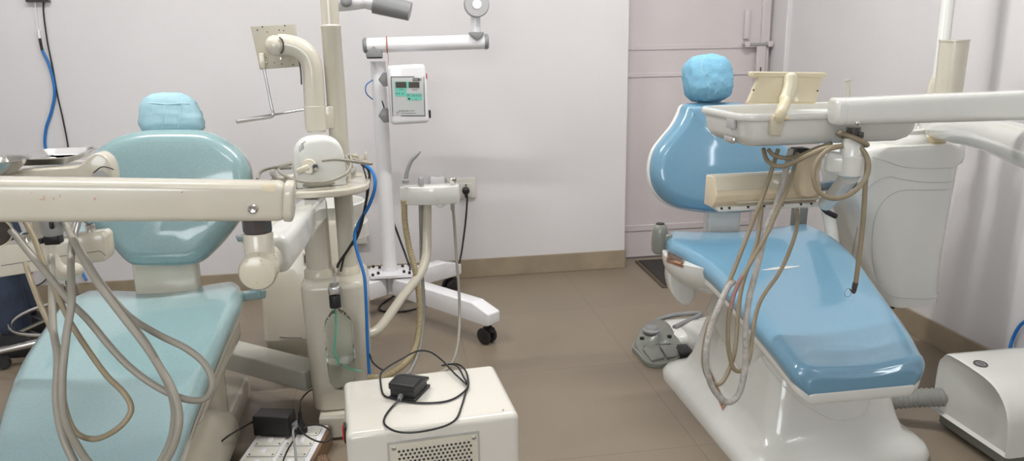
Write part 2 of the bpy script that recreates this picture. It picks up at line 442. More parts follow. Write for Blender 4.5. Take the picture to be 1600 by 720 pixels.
from mathutils.bvhtree import BVHTree
def bvh(mb): return BVHTree.FromPolygons([tuple(v) for v in mb.v], mb.f)
def hit(tree, px, py, off=.0015):
    d = ray(px, py).normalized(); r = tree.ray_cast(EYE, d)
    if r[0] is None: return None
    n = r[1] if r[1].dot(d) < 0 else -r[1]
    return r[0]+n*off
def decal(mb, tree, quad, nu=6, nv=6, off=.002):
    """thin patch lying on a surface; quad = 4 pixel corners (tl,tr,br,bl)"""
    G = []
    for j in range(nv+1):
        for i in range(nu+1):
            u, v = i/nu, j/nv
            x = (quad[0][0]*(1-u)+quad[1][0]*u)*(1-v)+(quad[3][0]*(1-u)+quad[2][0]*u)*v
            y = (quad[0][1]*(1-u)+quad[1][1]*u)*(1-v)+(quad[3][1]*(1-u)+quad[2][1]*u)*v
            p = hit(tree, x, y, off)
            if p is None: return mb
            G.append(p)
    mb.add(G, [(j*(nu+1)+i, j*(nu+1)+i+1, (j+1)*(nu+1)+i+1, (j+1)*(nu+1)+i) for j in range(nv) for i in range(nu)]); return mb
def line_on(mb, tree, pix, r=.0012, off=.0004, smooth=5):
    P = cr([V((x, y, 0)) for x, y in pix], smooth); Q = [hit(tree, p.x, p.y, off) for p in P]; Q = [q for q in Q if q is not None]
    if len(Q) > 2: mb.tube(Q, r, 6, 1)
    return mb

def beam(mb, p, q, w, h, r=.01, seg=3, w2=None, h2=None, upv=(0, 0, 1), n=5, capr=0):
    """rounded rectangular bar from p to q"""
    p, q = V(p), V(q); z = (q-p).normalized(); y = V(upv); y = (y-z*y.dot(z)).normalized(); x = y.cross(z)
    w2 = w2 or w; h2 = h2 or h; loops = []
    st = [(0, 1)]
    L = (q-p).length; e = min(r, .3*L)
    S = []
    for k in range(seg+1):
        a = PI/2*k/seg; S.append((e*(1-math.cos(PI/2-a)) if False else e*(1-math.sin(a)) , math.cos(a)))
    # start cap (shrunk to full), end cap
    seq = [(e*(1-math.sin(PI/2*k/seg)), e*(1-math.cos(PI/2*k/seg))) for k in range(seg+1)]  # (dist, inset) from full->tip reversed
    a = [(e*(1-math.cos(PI/2*k/seg)), e*(1-math.sin(PI/2*k/seg))) for k in range(seg+1)]
    pos = [(d, i) for d, i in a]+[(L-d, i) for d, i in a[::-1]]
    for d, ins in pos:
        t = d/L; ww = w+(w2-w)*t-2*ins; hh = h+(h2-h)*t-2*ins; c = p+z*d
        loops.append([c+x*u+y*v for u, v in rrect(0, 0, ww, hh, max(.001, r-ins*.5), n)])
    return mb.loft(loops)

def puff(mb, c, s, rot, p=2.6, wr=0, seed=1, nu=48, nv=32, flat=None):
    """rounded pillow-like solid; returns surface function"""
    rnd = random.Random(seed); W = [(V((rnd.uniform(-1, 1), rnd.uniform(-1, 1), rnd.uniform(-1, 1))).normalized(), rnd.uniform(4, 9), rnd.uniform(0, 6)) for _ in range(7)]
    c = V(c)
    def S(th, ph, e=0):
        d = V((math.cos(ph)*math.cos(th), math.cos(ph)*math.sin(th), math.sin(ph)))
        k = (abs(d.x)**p+abs(d.y)**p+abs(d.z)**p)**(-1/p)
        q = d*k; a = 0
        for w, f, o in W: a += math.exp(-((q.dot(w)*f+o) % 3.1-1.5)**2*9)
        q = V((q.x*s[0], q.y*s[1], q.z*s[2]))*(1+wr*(a-1.5)*.35)
        if flat: q = flat(q)
        return c+rot@(q*(1+e))
    vs = []; fs = []
    for j in range(nv+1):
        ph = -PI/2+PI*j/nv
        for i in range(nu): vs.append(S(2*PI*i/nu, ph))
    for j in range(nv):
        for i in range(nu): fs.append((j*nu+i, j*nu+(i+1) % nu, (j+1)*nu+(i+1) % nu, (j+1)*nu+i))
    mb.add(vs, fs); return S

def clean(o):
    b = bmesh.new(); b.from_mesh(o.data); bmesh.ops.remove_doubles(b, verts=b.verts, dist=1e-5); bmesh.ops.recalc_face_normals(b, faces=b.faces); b.to_mesh(o.data); b.free(); return o

def pix_outline(pix, o, n, k=5):
    P = cr([V((x, y, 0)) for x, y in pix], k, True)
    return [atp(p.x, p.y, o, n) for p in P]
def centroid(P): 
    s = V((0, 0, 0))
    for p in P: s += p
    return s/len(P)

# ============================================================ RIGHT CHAIR
rc = thing('dental_chair', 'glossy mid-blue dental chair with white base standing in front of the door', 'dental chair', (1.2, 2.2, 0))
stR = [(2.43, .602, .925, 1.465), (2.33, .604, .885, 1.458), (2.22, .594, .905, 1.45), (2.1, .575, .93, 1.432), (1.95, .553, .932, 1.388), (1.8, .53, .924, 1.345), (1.68, .506, .924, 1.315), (1.585, .482, .926, 1.285)]
build_seat(rc, stR, 'vinB', 'white', th=.064, r=.03, dish=.014, front_r=.03, rear_r=.05)
n_ = V((0, -.975, .222)).normalized(); o_ = at(1128, 331, 2.45)
pixR = [(1110, 160), (1080, 161), (1066, 164), (1060, 178), (1050, 196), (1035, 214), (1022, 232), (1016, 252), (1015, 272), (1020, 292), (1033, 310), (1052, 322), (1080, 329), (1120, 332), (1165, 331), (1200, 325), (1222, 314), (1237, 297), (1243, 277), (1241, 256), (1233, 236), (1216, 218), (1196, 203), (1178, 188), (1168, 172), (1160, 163), (1145, 160)]
out = pix_outline(pixR, o_, n_, 4); ce = centroid(out)
obj('backrest_cushion', cushion(MB(), out, ce, n_, .075, .042, dome=.006), 'vinB', rc, 60)
out2 = [p-n_*.02+(p-ce).normalized()*.002 for p in out]
obj('backrest_shell', cushion(MB(), out2, ce-n_*.02, -n_, .05, .03, dome=.01, back_r=.008), 'white', rc, 60)
mb = MB(); p = at(1128, 340, 2.5); mb.box((p.x, 2.50, .60), (.125, .05, .20), .012)
obj('backrest_bracket', mb, 'white', rc)
# headrest with cap
hc = at(1106, 123, 2.55); hr = rotz(.12)@rotx(-.25)
mb = MB(); puff(mb, hc, (.072, .042, .066), hr, 3); clean(obj('headrest', mb, 'vinB', rc))
pb = at(1110, 165, 2.6)
mb = MB(); mb.tube([hc+V((.015, .01, -.05)), (pb.x, 2.6, pb.z-.03)], .016, 12, 1); mb.box((pb.x-.005, 2.59, pb.z+.012), (.05, .03, .03), .006); obj('headrest_post', mb, 'black', rc)
mb = MB()
def fl(q): return V((q.x, q.y, q.z))
S = puff(mb, hc, (.088, .056, .082), hr, 2.9, wr=.06, seed=5)
cv = clean(obj('headrest_cover', mb, 'capR', None, 80)); tag(cv, 'bright blue crumpled fabric cap stretched over the headrest of the chair by the door', 'headrest cover')
mb = MB(); mb.tube([S(-PI/2-.45+.12*math.sin(k*.5), -.9+k*.13, .006) for k in range(14)], .0009, 6, 2); mb.tube([S(-PI/2-.1+k*.02, -.75+k*.03, .006) for k in range(6)], .001, 6, 2)
obj('seam', mb, 'seam', cv)
# pod under rear of the seat
mb = MB(); pc = V((1.115, 2.27, .548))
def pod(q): return V((q.x, q.y, min(q.z, .012)))
S2 = puff(mb, pc, (.252, .20, .115), rotz(0), 2.3, flat=pod); podm = clean(obj('seat_housing', mb, 'white', rc, 50)); tr = bvh(mb)
mb = MB(); decal(mb, tr, [(1043, 387), (1071, 396), (1068, 418), (1042, 409)], off=.003); bd = obj('maker_badge', mb, 'copper', podm, fix=False); 
mb = MB(); decal(mb, tr, [(1045, 389.5), (1069, 397.5), (1066.5, 415.5), (1044, 407)], off=.004); obj('badge_face', mb, 'badge', podm, fix=False)
mb = MB()
for k in range(5): decal(mb, tr, [(1047, 397+k*2.2), (1065, 403.2+k*2.2), (1065, 404.0+k*2.2), (1047, 397.8+k*2.2)], 4, 1, off=.005)
obj('badge_lettering', mb, 'copper', podm, fix=False)
# knob / armrest pivot at the rear left corner
mb = MB(); p = at(1031, 373, 2.38)
mb.lathe([(.0, .085), (.016, .084), (.022, .078), (.027, .06), (.029, .02), (.026, -.01), (.018, -.018), (0, -.02)], (p.x, p.y, p.z-.033), n=24)
mb.box((p.x+.022, p.y-.012, p.z-.01), (.03, .03, .06), .008)
kb = obj('armrest_pivot', mb, 'greyg', rc); obj('pivot_recess', MB().lathe([(.0, .0), (.014, .0), (.014, .003), (0, .003)], (p.x, p.y, p.z+.0515), n=20), 'black', kb)
# hanging side plate and lift arm
mb = MB(); pl = [at(x, y, 2.3) for x, y in [(1046, 420), (1045, 440), (1049, 458), (1057, 470), (1067, 478), (1078, 477), (1087, 466), (1089, 425)]]
mb.prism(pl, (.012, .08, 0), .01, 3); obj('side_plate', mb, 'white', rc)
mb = MB(); beam(mb, (1.13, 2.34, .40), (1.16, 2.06, .25), .17, .17, .02); mb.box((1.16, 2.25, .48), (.2, .2, .12), .02); obj('lift_arm', mb, 'white', rc)
# right armrest (swung back) and its bracket
mb = MB(); beam(mb, at(1275, 292, 2.45), at(1330, 286, 2.15), .05, .035, .015); obj('armrest', mb, 'vinShade', rc)
mb = MB(); p = at(1250, 355, 2.5); beam(mb, at(1246, 362, 2.49), at(1250, 322, 2.49), .035, .05, .006); mb.box(at(1247, 358, 2.5), (.065, .05, .012), .004); obj('armrest_post', mb, 'grey', rc)
# base
def rr_loops(spec, n=8):
    return [[V((x, y, z)) for x, y in rrect((x0+x1)/2, (y0+y1)/2, x1-x0, y1-y0, r, n)] for z, x0, x1, y0, y1, r in spec]
mb = MB()
mb.loft(rr_loops([(0, .965, 1.56, 1.80, 2.60, .08), (.03, .962, 1.562, 1.797, 2.60, .08), (.05, .975, 1.55, 1.81, 2.585, .075), (.065, 1.0, 1.53, 1.83, 2.56, .07), (.08, 1.035, 1.50, 1.86, 2.54, .06),
                 (.12, 1.05, 1.487, 1.875, 2.52, .06), (.2, 1.068, 1.465, 1.895, 2.5, .06), (.26, 1.078, 1.452, 1.91, 2.48, .06), (.295, 1.088, 1.44, 1.925, 2.45, .06), (.315, 1.11, 1.42, 1.955, 2.42, .06), (.325, 1.15, 1.38, 2.0, 2.38, .05)]))
bs = obj('base', mb, 'white', rc, 60); tb = bvh(mb)
mb = MB(); mb.loft(rr_loops([(0, 1.10, 1.42, 2.80, 3.02, .07), (.03, 1.097, 1.422, 2.797, 3.023, .07), (.048, 1.11, 1.41, 2.81, 3.01, .06), (.055, 1.135, 1.39, 2.83, 2.98, .05)]))
mb.loft(rr_loops([(0, 1.17, 1.42, 2.5, 2.9, .03), (.06, 1.17, 1.42, 2.5, 2.9, .03), (.10, 1.19, 1.40, 2.5, 2.85, .03)]))
obj('base_wing', mb, 'white', rc, 60)
mb = MB(); line_on(mb, tb, [(1182, 545), (1205, 580), (1240, 618), (1275, 642), (1305, 655), (1335, 654), (1354, 640), (1361, 615), (1363, 596)], .0022)
obj('panel_seam', mb, 'white', bs)
mb = MB(); decal(mb, tb, [(1097, 566), (1107, 570), (1136, 632), (1129, 642)], off=.004); obj('base_badge', mb, 'copper', rc, fix=False)
mb = MB(); decal(mb, tb, [(1099, 572), (1106, 574), (1133, 629), (1128, 636)], off=.005); obj('base_badge_face', mb, 'badge', rc, fix=False)

# ============================================================ LEFT CHAIR
lc = thing('dental_chair', 'pale teal dental chair with cream shell behind the long arm at left', 'dental chair', (-.72, 2.0, 0))
stL = [(2.35, .542, -.962, -.492), (2.25, .545, -.977, -.465), (2.1, .531, -.965, -.467), (1.9, .512, -.94, -.468), (1.7, .49, -.893, -.469), (1.5, .465, -.835, -.466), (1.36, .44, -.80, -.466), (1.25, .415, -.785, -.48)]
build_seat(lc, stL, 'vinT', 'cream', th=.07, r=.036, dish=.016, front_r=.04, rear_r=.05)
n_ = V((0, -.975, .222)).normalized(); o_ = at(258, 416, 2.32)
pixL = [(258, 202), (225, 204), (190, 212), (163, 227), (145, 246), (132, 270), (124, 296), (122, 320), (128, 342), (142, 354), (157, 364), (172, 378), (186, 394), (200, 408), (216, 415), (258, 416), (298, 414), (318, 406), (334, 392), (350, 375), (368, 352), (384, 326), (392, 300), (393, 275), (387, 250), (370, 229), (344, 212), (314, 203)]
out = pix_outline(pixL, o_, n_, 4); ce = centroid(out)
obj('backrest_cushion', cushion(MB(), out, ce, n_, .08, .045, dome=.008), 'vinT', lc, 60)
out2 = [p-n_*.02 for p in out]
obj('backrest_shell', cushion(MB(), out2, ce-n_*.02, -n_, .05, .03, dome=.01, back_r=.008), 'cream', lc, 60)
p = at(268, 428, 2.4); mb = MB(); mb.box((p.x, 2.36, .57), (.185, .055, .22), .012); obj('backrest_bracket', mb, 'cream', lc)
hc = at(267, 179, 2.46); hr = rotz(.1)@rotx(-.2)
mb = MB(); puff(mb, hc, (.075, .035, .05), hr, 3); clean(obj('headrest', mb, 'vinT', lc))
mb = MB(); mb.tube([hc+V((0, .01, -.04)), hc+V((0, .06, -.14))], .016, 12, 1); obj('headrest_post', mb, 'black', lc)
def fl(q): 
    k = (q.z/.065)                       # widens to the lower right like the draped cap
    return V((q.x*(1-.10*k)+.010*(-k if q.x > 0 else 0), q.y, q.z))
mb = MB(); S = puff(mb, hc, (.088, .05, .065), hr, 3.2, wr=.045, seed=8, flat=fl)
cv = clean(obj('headrest_cover', mb, 'capL', None, 80)); tag(cv, 'pale blue seamed fabric cap over the headrest of the teal chair at left', 'headrest cover')
mb = MB()
mb.tube([S(-PI/2-.02-.03*k, .75-k*.2, .006) for k in range(8)], .0012, 6, 2)
mb.tube([S(-PI/2+.62-.06*k, .75-k*.2, .006) for k in range(8)], .0012, 6, 2)
mb.tube([S(-PI/2-.6+.17*k, .42-.01*k, .004) for k in range(9)], .0015, 6, 2)
obj('seam', mb, 'seam', cv)
# housing under the seat, beam, base
mb = MB(); beam(mb, (-.71, 2.33, .42), (-.71, 1.75, .40), .44, .13, .05); obj('seat_housing', mb, 'cream', lc)
mb = MB(); mb.lathe([(.05, 0), (.055, .01), (.055, .22), (.05, .24)], (-.60, 2.25, .14), n=24); mb.box((-.72, 2.0, .25), (.22, .45, .2), .03); obj('lift_arm', mb, 'cream', lc)
mb = MB(); beam(mb, (-.69, 2.75, .165), (-.30, 2.44, .165), .10, .07, .006); obj('connecting_beam', mb, 'beam', lc)
mb = MB(); mb.loft(rr_loops([(0, -.98, -.572, 1.55, 2.75, .04), (.05, -.98, -.572, 1.55, 2.75, .04), (.06, -.972, -.58, 1.558, 2.74, .035)]))
obj('base_plate', mb, 'cream', lc, 60)
mb = MB(); mb.loft(rr_loops([(.055, -.93, -.53, 1.45, 2.36, .06), (.1, -.93, -.53, 1.5, 2.34, .06), (.16, -.92, -.545, 1.55, 2.30, .06), (.19, -.90, -.57, 1.6, 2.26, .06), (.21, -.86, -.62, 1.65, 2.2, .05), (.3, -.8, -.66, 1.8, 2.1, .04)]))
obj('base', mb, 'cream', lc, 60)
# armrests
mb = MB(); a = at(383, 372, 2.42); beam(mb, at(369, 372, 2.40), at(402, 371, 2.42), .05, .016, .007); ar = obj('armrest', mb, 'vinT', lc)
mb = MB(); mb.loft([[V((a.x+dx, 2.42, a.z-.01)) for dx in ()] or [at(x, y, Y) for x, y, Y in q] for q in [[(374, 377, 2.38), (400, 377, 2.38), (400, 376, 2.45), (374, 376, 2.45)], [(386, 384, 2.38), (402, 384, 2.38), (402, 383, 2.43), (386, 383, 2.43)], [(389, 420, 2.39), (402, 420, 2.39), (402, 419, 2.42), (389, 419, 2.42)]]]); obj('armrest_support', mb, 'cream', lc)
mb = MB(); beam(mb, at(378, 463, 2.3), at(412, 458, 2.36), .03, .028, .006); mb.box(at(400, 452, 2.34), (.03, .03, .05), .006); obj('armrest_bracket', mb, 'vinT', lc)
mb = MB(); beam(mb, at(96, 366, 2.36), at(60, 372, 2.2), .05, .02, .009); obj('armrest', mb, 'vinT', lc)

# ============================================================ LEFT UNIT (column box, poles, shelf)
lu = thing('dental_unit', 'cream floor-standing unit cabinet carrying two columns, a rounded shelf and a tall pole', 'dental unit', (-.2, 2.42, 0))
mb = MB(); mb.loft(rr_loops([(.085, -.297, -.118, 2.34, 2.56, .035), (.092, -.305, -.110, 2.333, 2.567, .04), (.50, -.314, -.106, 2.33, 2.57, .045), (.515, -.311, -.109, 2.333, 2.567, .042), (.524, -.30, -.12, 2.345, 2.555, .035)]))
obj('cabinet', mb, 'cream', lu, 50)
mb = MB(); mb.box((-.222, 2.345, .045), (.125, .1, .078), .008); mb.box((-.2, 2.48, .045), (.13, .16, .09), .008); obj('foot', mb, 'cream', lu)
pA = at(500, 432, 2.43); pB = at(545, 428, 2.43)
zc = .522
mb = MB(); mb.lathe([(.041, zc), (.041, .72), (.040, .76), (.034, .79), (.022, .81), (0, .82)], (pA.x, 2.43, 0), n=32); obj('column', mb, 'cream', lu)
mb = MB(); mb.lathe([(.050, zc), (.049, zc+.02), (.0415, zc+.03)], (pA.x, 2.43, 0), n=32); obj('collar', mb, 'cream_old', lu)
mb = MB(); mb.lathe([(.036, zc), (.035, zc+.02), (.030, zc+.03)], (pB.x, 2.43, 0), n=32); obj('collar', mb, 'cream_old', lu)
ptop = at(521, 0, 2.43)
mb = MB(); mb.lathe([(.0295, zc), (.0295, .826), (.0295, .83), (.0295, 1.298), (.031, 1.30), (.031, 1.306), (.0265, 1.31), (.0265, 2.15), (.024, 2.16)], (pB.x, 2.43, 0), n=32); pole = obj('pole', mb, 'cream', lu)
# shelf with a raised rim
zs = .838
def shelf_loop(k, z, dy=0): return [V((x, y, z)) for x, y in rrect(-.235, 2.375, .315+k, .35+k, .12+k/2, 10)]
mb = MB(); mb.loft([shelf_loop(-.01, zs-.016), shelf_loop(0, zs-.012), shelf_loop(.004, zs-.002), shelf_loop(.002, zs+.003), shelf_loop(-.006, zs+.004), shelf_loop(-.016, zs-.001), shelf_loop(-.1, zs-.001), shelf_loop(-.28, zs-.001)])
obj('shelf', mb, 'cream', lu, 35)
# delivery arm: link from the column, joint, long bar
unit_ = lu
lu = thing('swing_arm', 'long cream arm crossing the left of the photo above the teal chair seat', 'equipment arm', (-.24, 1.38, .80))
yj = 1.38
jt = at(408, 415, yj)
mb = MB(); beam(mb, at(492, 325, 2.38), (jt.x+.01, jt.y+.07, jt.z+.0), .07, .085, .02, w2=.065, h2=.075); la = obj('link_arm', mb, 'white', lu)
mb = MB(); ax = (V((0, 0, 0))+ (at(480, 360, 2.3)-jt)).normalized()
ax = V((ax.x*.5, ax.y, 0)).normalized()
mb.lathe([(0, -.052), (.02, -.052), (.030, -.048), (.0335, -.040), (.0335, .04), (.030, .045), (0, .045)], jt, ax, 32)
jb = obj('arm_joint', mb, 'cream_old', lu)
mb = MB(); tj = bvh(MB().lathe([(0, -.052), (.02, -.052), (.030, -.048), (.0335, -.040), (.0335, .04), (.030, .045), (0, .045)], jt, ax, 32))
for k in range(24):
    x = 384+random.random()*52; y = 394+random.random()*50
    if random.random() < .4: x = 428+random.random()*10
    dx, dy = random.uniform(-4, 4), random.uniform(-4, 4)
    if hit(tj, x, y) is None or hit(tj, x+dx, y+dy) is None: continue
    decal(mb, tj, [(x, y), (x+dx, y+dy), (x+dx+.6, y+dy+.9), (x+.3, y+1)], 2, 1, off=.0006)
obj('chipped_paint', mb, 'scuff', jb, fix=False)
pt = at(404, 375, yj); 
mb = MB(); mb.lathe([(.026, 0), (.0265, .045), (.0245, .048)], (pt.x, pt.y, jt.z+.015), n=28); obj('joint_neck', mb, 'cream', lu)
pz = at(404, 342, yj).z
mb = MB(); h0 = jt.z+.062; mb.lathe([(.0235, h0), (.0255, h0+.004), (.0255, pz+.012)], (pt.x, pt.y, 0), n=8); obj('joint_collar', mb, 'dark', lu, 20)
e0 = at(448, 313, 1.37); s0 = at(-260, 309, 1.33); 
mb = MB(); beam(mb, e0, s0, .058, .068, .014, w2=.06, h2=.073); bar = obj('arm_bar', mb, 'cream', lu); tbar = bvh(mb)
d_ = (e0-s0).normalized()
mb = MB(); beam(mb, e0-d_*.004, at(460, 314, 1.37), .060, .072, .02, seg=5); c_ = at(448, 338, 1.37); obj('end_cap', mb, 'cream', bar)
mb = MB(); sp = hit(tbar, 395, 326, 0); nn = V((-.0, -1, .03)).normalized()
if sp: mb.lathe([(.0085, -.002), (.0085, .003), (.006, .0045), (.0, .003)], sp, nn, 20)
obj('screw', mb, 'chrome', bar)
M['stain'] = mat('reddish_stain', (.55, .33, .26), .5); M['tapey'] = mat('old_tape', (.60, .53, .38), .4)
mb = MB(); decal(mb, tbar, [(411, 286.5), (430, 287), (429, 300), (408, 299)], 3, 3, off=.0006); obj('old_tape', mb, 'tapey', bar, fix=False)
mb = MB()
for px, py, w_, h_ in [(68, 305, 2, 9), (62, 311, 5, 2), (83, 309, 3, 3), (93, 305, 2, 4), (147, 309, 3, 4), (283, 299, 3, 3), (48, 301, 2, 2)]:
    mb = MB(); decal(mb, tbar, [(px, py), (px+w_, py-1), (px+w_-.5, py+h_-1), (px-.5, py+h_)], 2, 2, off=.0006); obj('stain', mb, 'stain', bar, fix=False)

lu = unit_
# left tray unit hanging behind the bar
lt_ = thing('instrument_tray', 'cream moulded instrument tray head behind the long arm at left', 'instrument tray', (-.85, 1.6, 0.98))
yt = 1.62
mb = MB()
prof = [(-120, 275), (-60, 273), (0, 270), (40, 266), (80, 263), (118, 261), (128, 255), (137, 245), (148, 239), (158, 240), (168, 248), (174, 260), (177, 276), (178, 300), (172, 316), (100, 318), (-120, 320)]
pp = [at(x, y, yt) for x, y in prof]; mb.prism(pp, (0, .045, 0), .008, 3)
mb.prism([at(x, y, yt+.23) for x, y in [(-80, 262), (0, 258), (60, 256), (110, 256), (112, 300), (-80, 300)]], (0, .03, 0), .008, 3)
mb.box(((at(-100, 280, yt).x+at(118, 280, yt).x)/2, yt+.13, at(60, 281, yt).z-.02), (at(118, 280, yt).x-at(-100, 280, yt).x, .24, .05), .012)
th_ = obj('tray_body', mb, 'cream', lt_, 40)
mb = MB(); qd = [at(142, 275, yt-.001), at(150, 268, yt-.001), at(160, 266, yt-.001), at(171, 275, yt-.001)]; mb.prism(qd, (0, .006, 0)); obj('finger_recess', mb, 'greyL', lt_)
mb = MB(); mb.tube([at(146, 270, yt-.001), at(158, 261, yt-.001), at(170, 262, yt-.001), at(178, 265, yt-.001)], .0011, 6); obj('seam', mb, 'dark', lt_)
# steel tray lying on it
st_ = at(100, 262, 1.65).z+.004
stt = thing('steel_tray', 'shallow stainless steel tray resting on the instrument tray at left', 'tray', (-.8, 1.72, st_))
tx0, tx1, ty0, ty1 = at(8, 262, 1.65).x, at(112, 258, 1.66).x, 1.655, 1.83
mb = MB(); mb.loft([[V((x, y, z)) for x, y in rrect((tx0+tx1)/2, (ty0+ty1)/2, tx1-tx0+k, ty1-ty0+k, .03+k/2, 6)] for k, z in [(-.05, st_+.001), (-.035, st_+.0), (-.01, st_+.013), (.006, st_+.014), (.008, st_+.0155), (-.008, st_+.0155), (-.034, st_+.003), (-.12, st_+.003)]])
obj('pan', mb, 'steel', stt, 30)
bw = thing('steel_bowl', 'round stainless steel bowl beside the steel tray at the left edge', 'bowl', at(5, 266, 1.56))
bc = at(-1, 270, 1.60)
mb = MB(); k_ = [(0, 0), (.028, .0), (.032, .003), (.046, .015), (.053, .024), (.059, .0255), (.059, .027), (.052, .0255), (.044, .015), (.030, .005), (0, .004)]
mb.lathe(k_, bc, n=40); obj('bowl', mb, 'chrome', bw, 30)
bw['category'] = 'bowl'
jr = at(4, 254, 1.60); mb = MB(); mb.lathe([(.011, 0), (.011, .028), (.009, .030), (.0, .030)], (jr.x, jr.y, bc.z+.0045), n=20); tag(obj('metal_cup', mb, 'chrome'), 'tiny shiny metal cup standing inside the steel bowl', 'cup')

# left handpiece bank
hb = thing('handpiece_holder', 'white handpiece holder bar under the long arm at left, with hoses hanging', 'handpiece holder', at(60, 410, 1.6))
yb = 1.62
mb = MB(); a = [at(-60, 392, yb), at(158, 364, yb), at(164, 370, yb), at(167, 395, yb), at(166, 407, yb), at(160, 409, yb), at(-60, 443, yb)]
mb.prism(a, (0, .05, 0), .008, 3); hbm = obj('holder_bar', mb, 'cream', hb); thb = bvh(mb)
mb = MB(); line_on(mb, thb, [(2, 415), (60, 406), (110, 398), (157, 392), (165, 399)], .0009, smooth=1); obj('seam', mb, 'inkg', hbm)
for x, y, Y in [(142, 352, 1.65), (43, 366, 1.65)]:
    p = at(x, y+8, Y); s_ = 1
    mb = MB(); mb.lathe([(.0085, -.012), (.0095, .004), (.0095, .012), (.006, .014), (.0065, .008), (.0, .006)], p, n=20); hp = obj('metal_coupling', mb, 'chrome', hb)
    mb = MB(); mb.tube([p+V((0, 0, .01)), p+V((0, .002, .05))], .002, 8, 1); obj('coupling_pin', mb, 'chrome', hp)
mb = MB(); mb.tube([at(62, 335, 1.50), at(70, 370, 1.50), at(77, 400, 1.50), at(88, 420, 1.50), at(103, 426, 1.51), at(118, 422, 1.54)], .0155, 16); obj('support_tube', mb, 'cream', hb)
p = at(80, 345, 1.44); mb = MB(); mb.lathe([(.0, -.026), (.015, -.026), (.0185, -.021), (.0195, .0), (.0195, .04)], p, n=24, sx=1); cam_ = obj('handpiece', mb, 'greyL', hb); tcam = bvh(mb)
mb = MB()
for y in (338, 352): mb.box(at(80.5, y, 1.42), (.0075, .006, .014), .003)
obj('handpiece_button', mb, 'black', cam_)
mb = MB(); mb.box(at(84, 373, 1.44), (.026, .024, .018), .003); beam(mb, at(66, 376, 1.44), at(76, 376, 1.44), .006, .006, .002); mb.box(at(65, 376, 1.44), (.008, .01, .01), .002); mb.box(at(99, 345, 1.45), (.013, .015, .02), .003); obj('clamp', mb, 'black', hb)
mb = MB(); mb.lathe([(0, 0), (.026, 0), (.029, .004), (.029, .016), (.024, .018), (0, .018)], at(-10, 357, 1.40), (.35, -1, -.25), 32); dl_ = obj('dial', mb, 'dark', hb)
dz_ = V((.35, -1, -.25)).normalized(); du_ = dz_.orthogonal().normalized(); dv_ = dz_.cross(du_); dc_ = at(-10, 357, 1.40)+dz_*.017
mb = MB(); mb.tube([dc_+du_*.028*math.cos(2*PI*k/28)+dv_*.028*math.sin(2*PI*k/28) for k in range(28)], .0013, 6, 1, closed=True); obj('dial_rim', mb, 'tan', dl_)
# legs below bank: narrow post
mb = MB(); mb.prism([at(117, 415, 1.75), at(124, 415, 1.75), at(131, 455, 1.75), (at(131, 455, 1.75).x, 1.75, .50), (at(92, 455, 1.75).x, 1.75, .50), at(92, 430, 1.75)], (0, .03, 0), .003)

# hoses of the left unit
def hose(parent, pts, r, m, name='hose', lab=None, ridge=None):
    """pts: (px, py, Y)"""
    mb = MB(); mb.tube([at(*p) for p in pts], r, 10, 6, ridge=ridge); o = obj(name, mb, m, parent)
    if lab: o['label'] = lab
    return o
def yr(pts, Ys):
    Y = lerps(Ys, len(pts)); return [(p[0], p[1], y) for p, y in zip(pts, Y)]
hose(hb, yr([(0, 352), (20, 363), (42, 390), (67, 420), (108, 470), (137, 499), (175, 545), (208, 578), (250, 607), (292, 624), (321, 622), (332, 599), (321, 570), (292, 545), (250, 524), (208, 499), (183, 474), (155, 438), (130, 401), (103, 347)], [1.42, 1.34, 1.27, 1.24, 1.24, 1.27, 1.33, 1.42]), .0058, 'hoseG')
hose(hb, yr([(98, 340), (115, 372), (150, 433), (186, 482), (225, 532), (250, 574), (267, 603), (279, 638), (278, 675), (262, 715), (230, 745), (180, 756), (135, 745), (108, 705), (94, 665), (88, 620), (90, 557), (83, 512), (81, 445), (80, 400)], [1.44, 1.28, 1.20, 1.17, 1.17, 1.2, 1.26, 1.45]), .0062, 'hoseG')
hose(hb, yr([(37, 341), (54, 374), (70, 418), (92, 466), (112, 507), (142, 553), (167, 587), (192, 612), (204, 632), (202, 649), (183, 670), (154, 685), (129, 682), (112, 666), (100, 628), (97, 587), (92, 549), (79, 512), (62, 474), (46, 432), (40, 412)], [1.40, 1.3, 1.22, 1.2, 1.22, 1.3, 1.45]), .0047, 'hoseT')
hose(hb, yr([(123, 336), (116, 362), (111, 395), (111, 430), (112, 470), (105, 516), (100, 557), (97, 600), (100, 650), (117, 690), (145, 728), (190, 748), (235, 738), (262, 700), (272, 660), (270, 625), (255, 585), (227, 540), (186, 487), (150, 438), (116, 378), (101, 345)], [1.44, 1.36, 1.24, 1.2, 1.18, 1.19, 1.21, 1.215, 1.22, 1.26, 1.44]), .0060, 'hoseG')
mb = MB(); mb.tube([at(126, 336, 1.40), at(118, 365, 1.39), at(112, 390, 1.38)], .0045, 10); obj('metal_sleeve', mb, 'steel', hb)

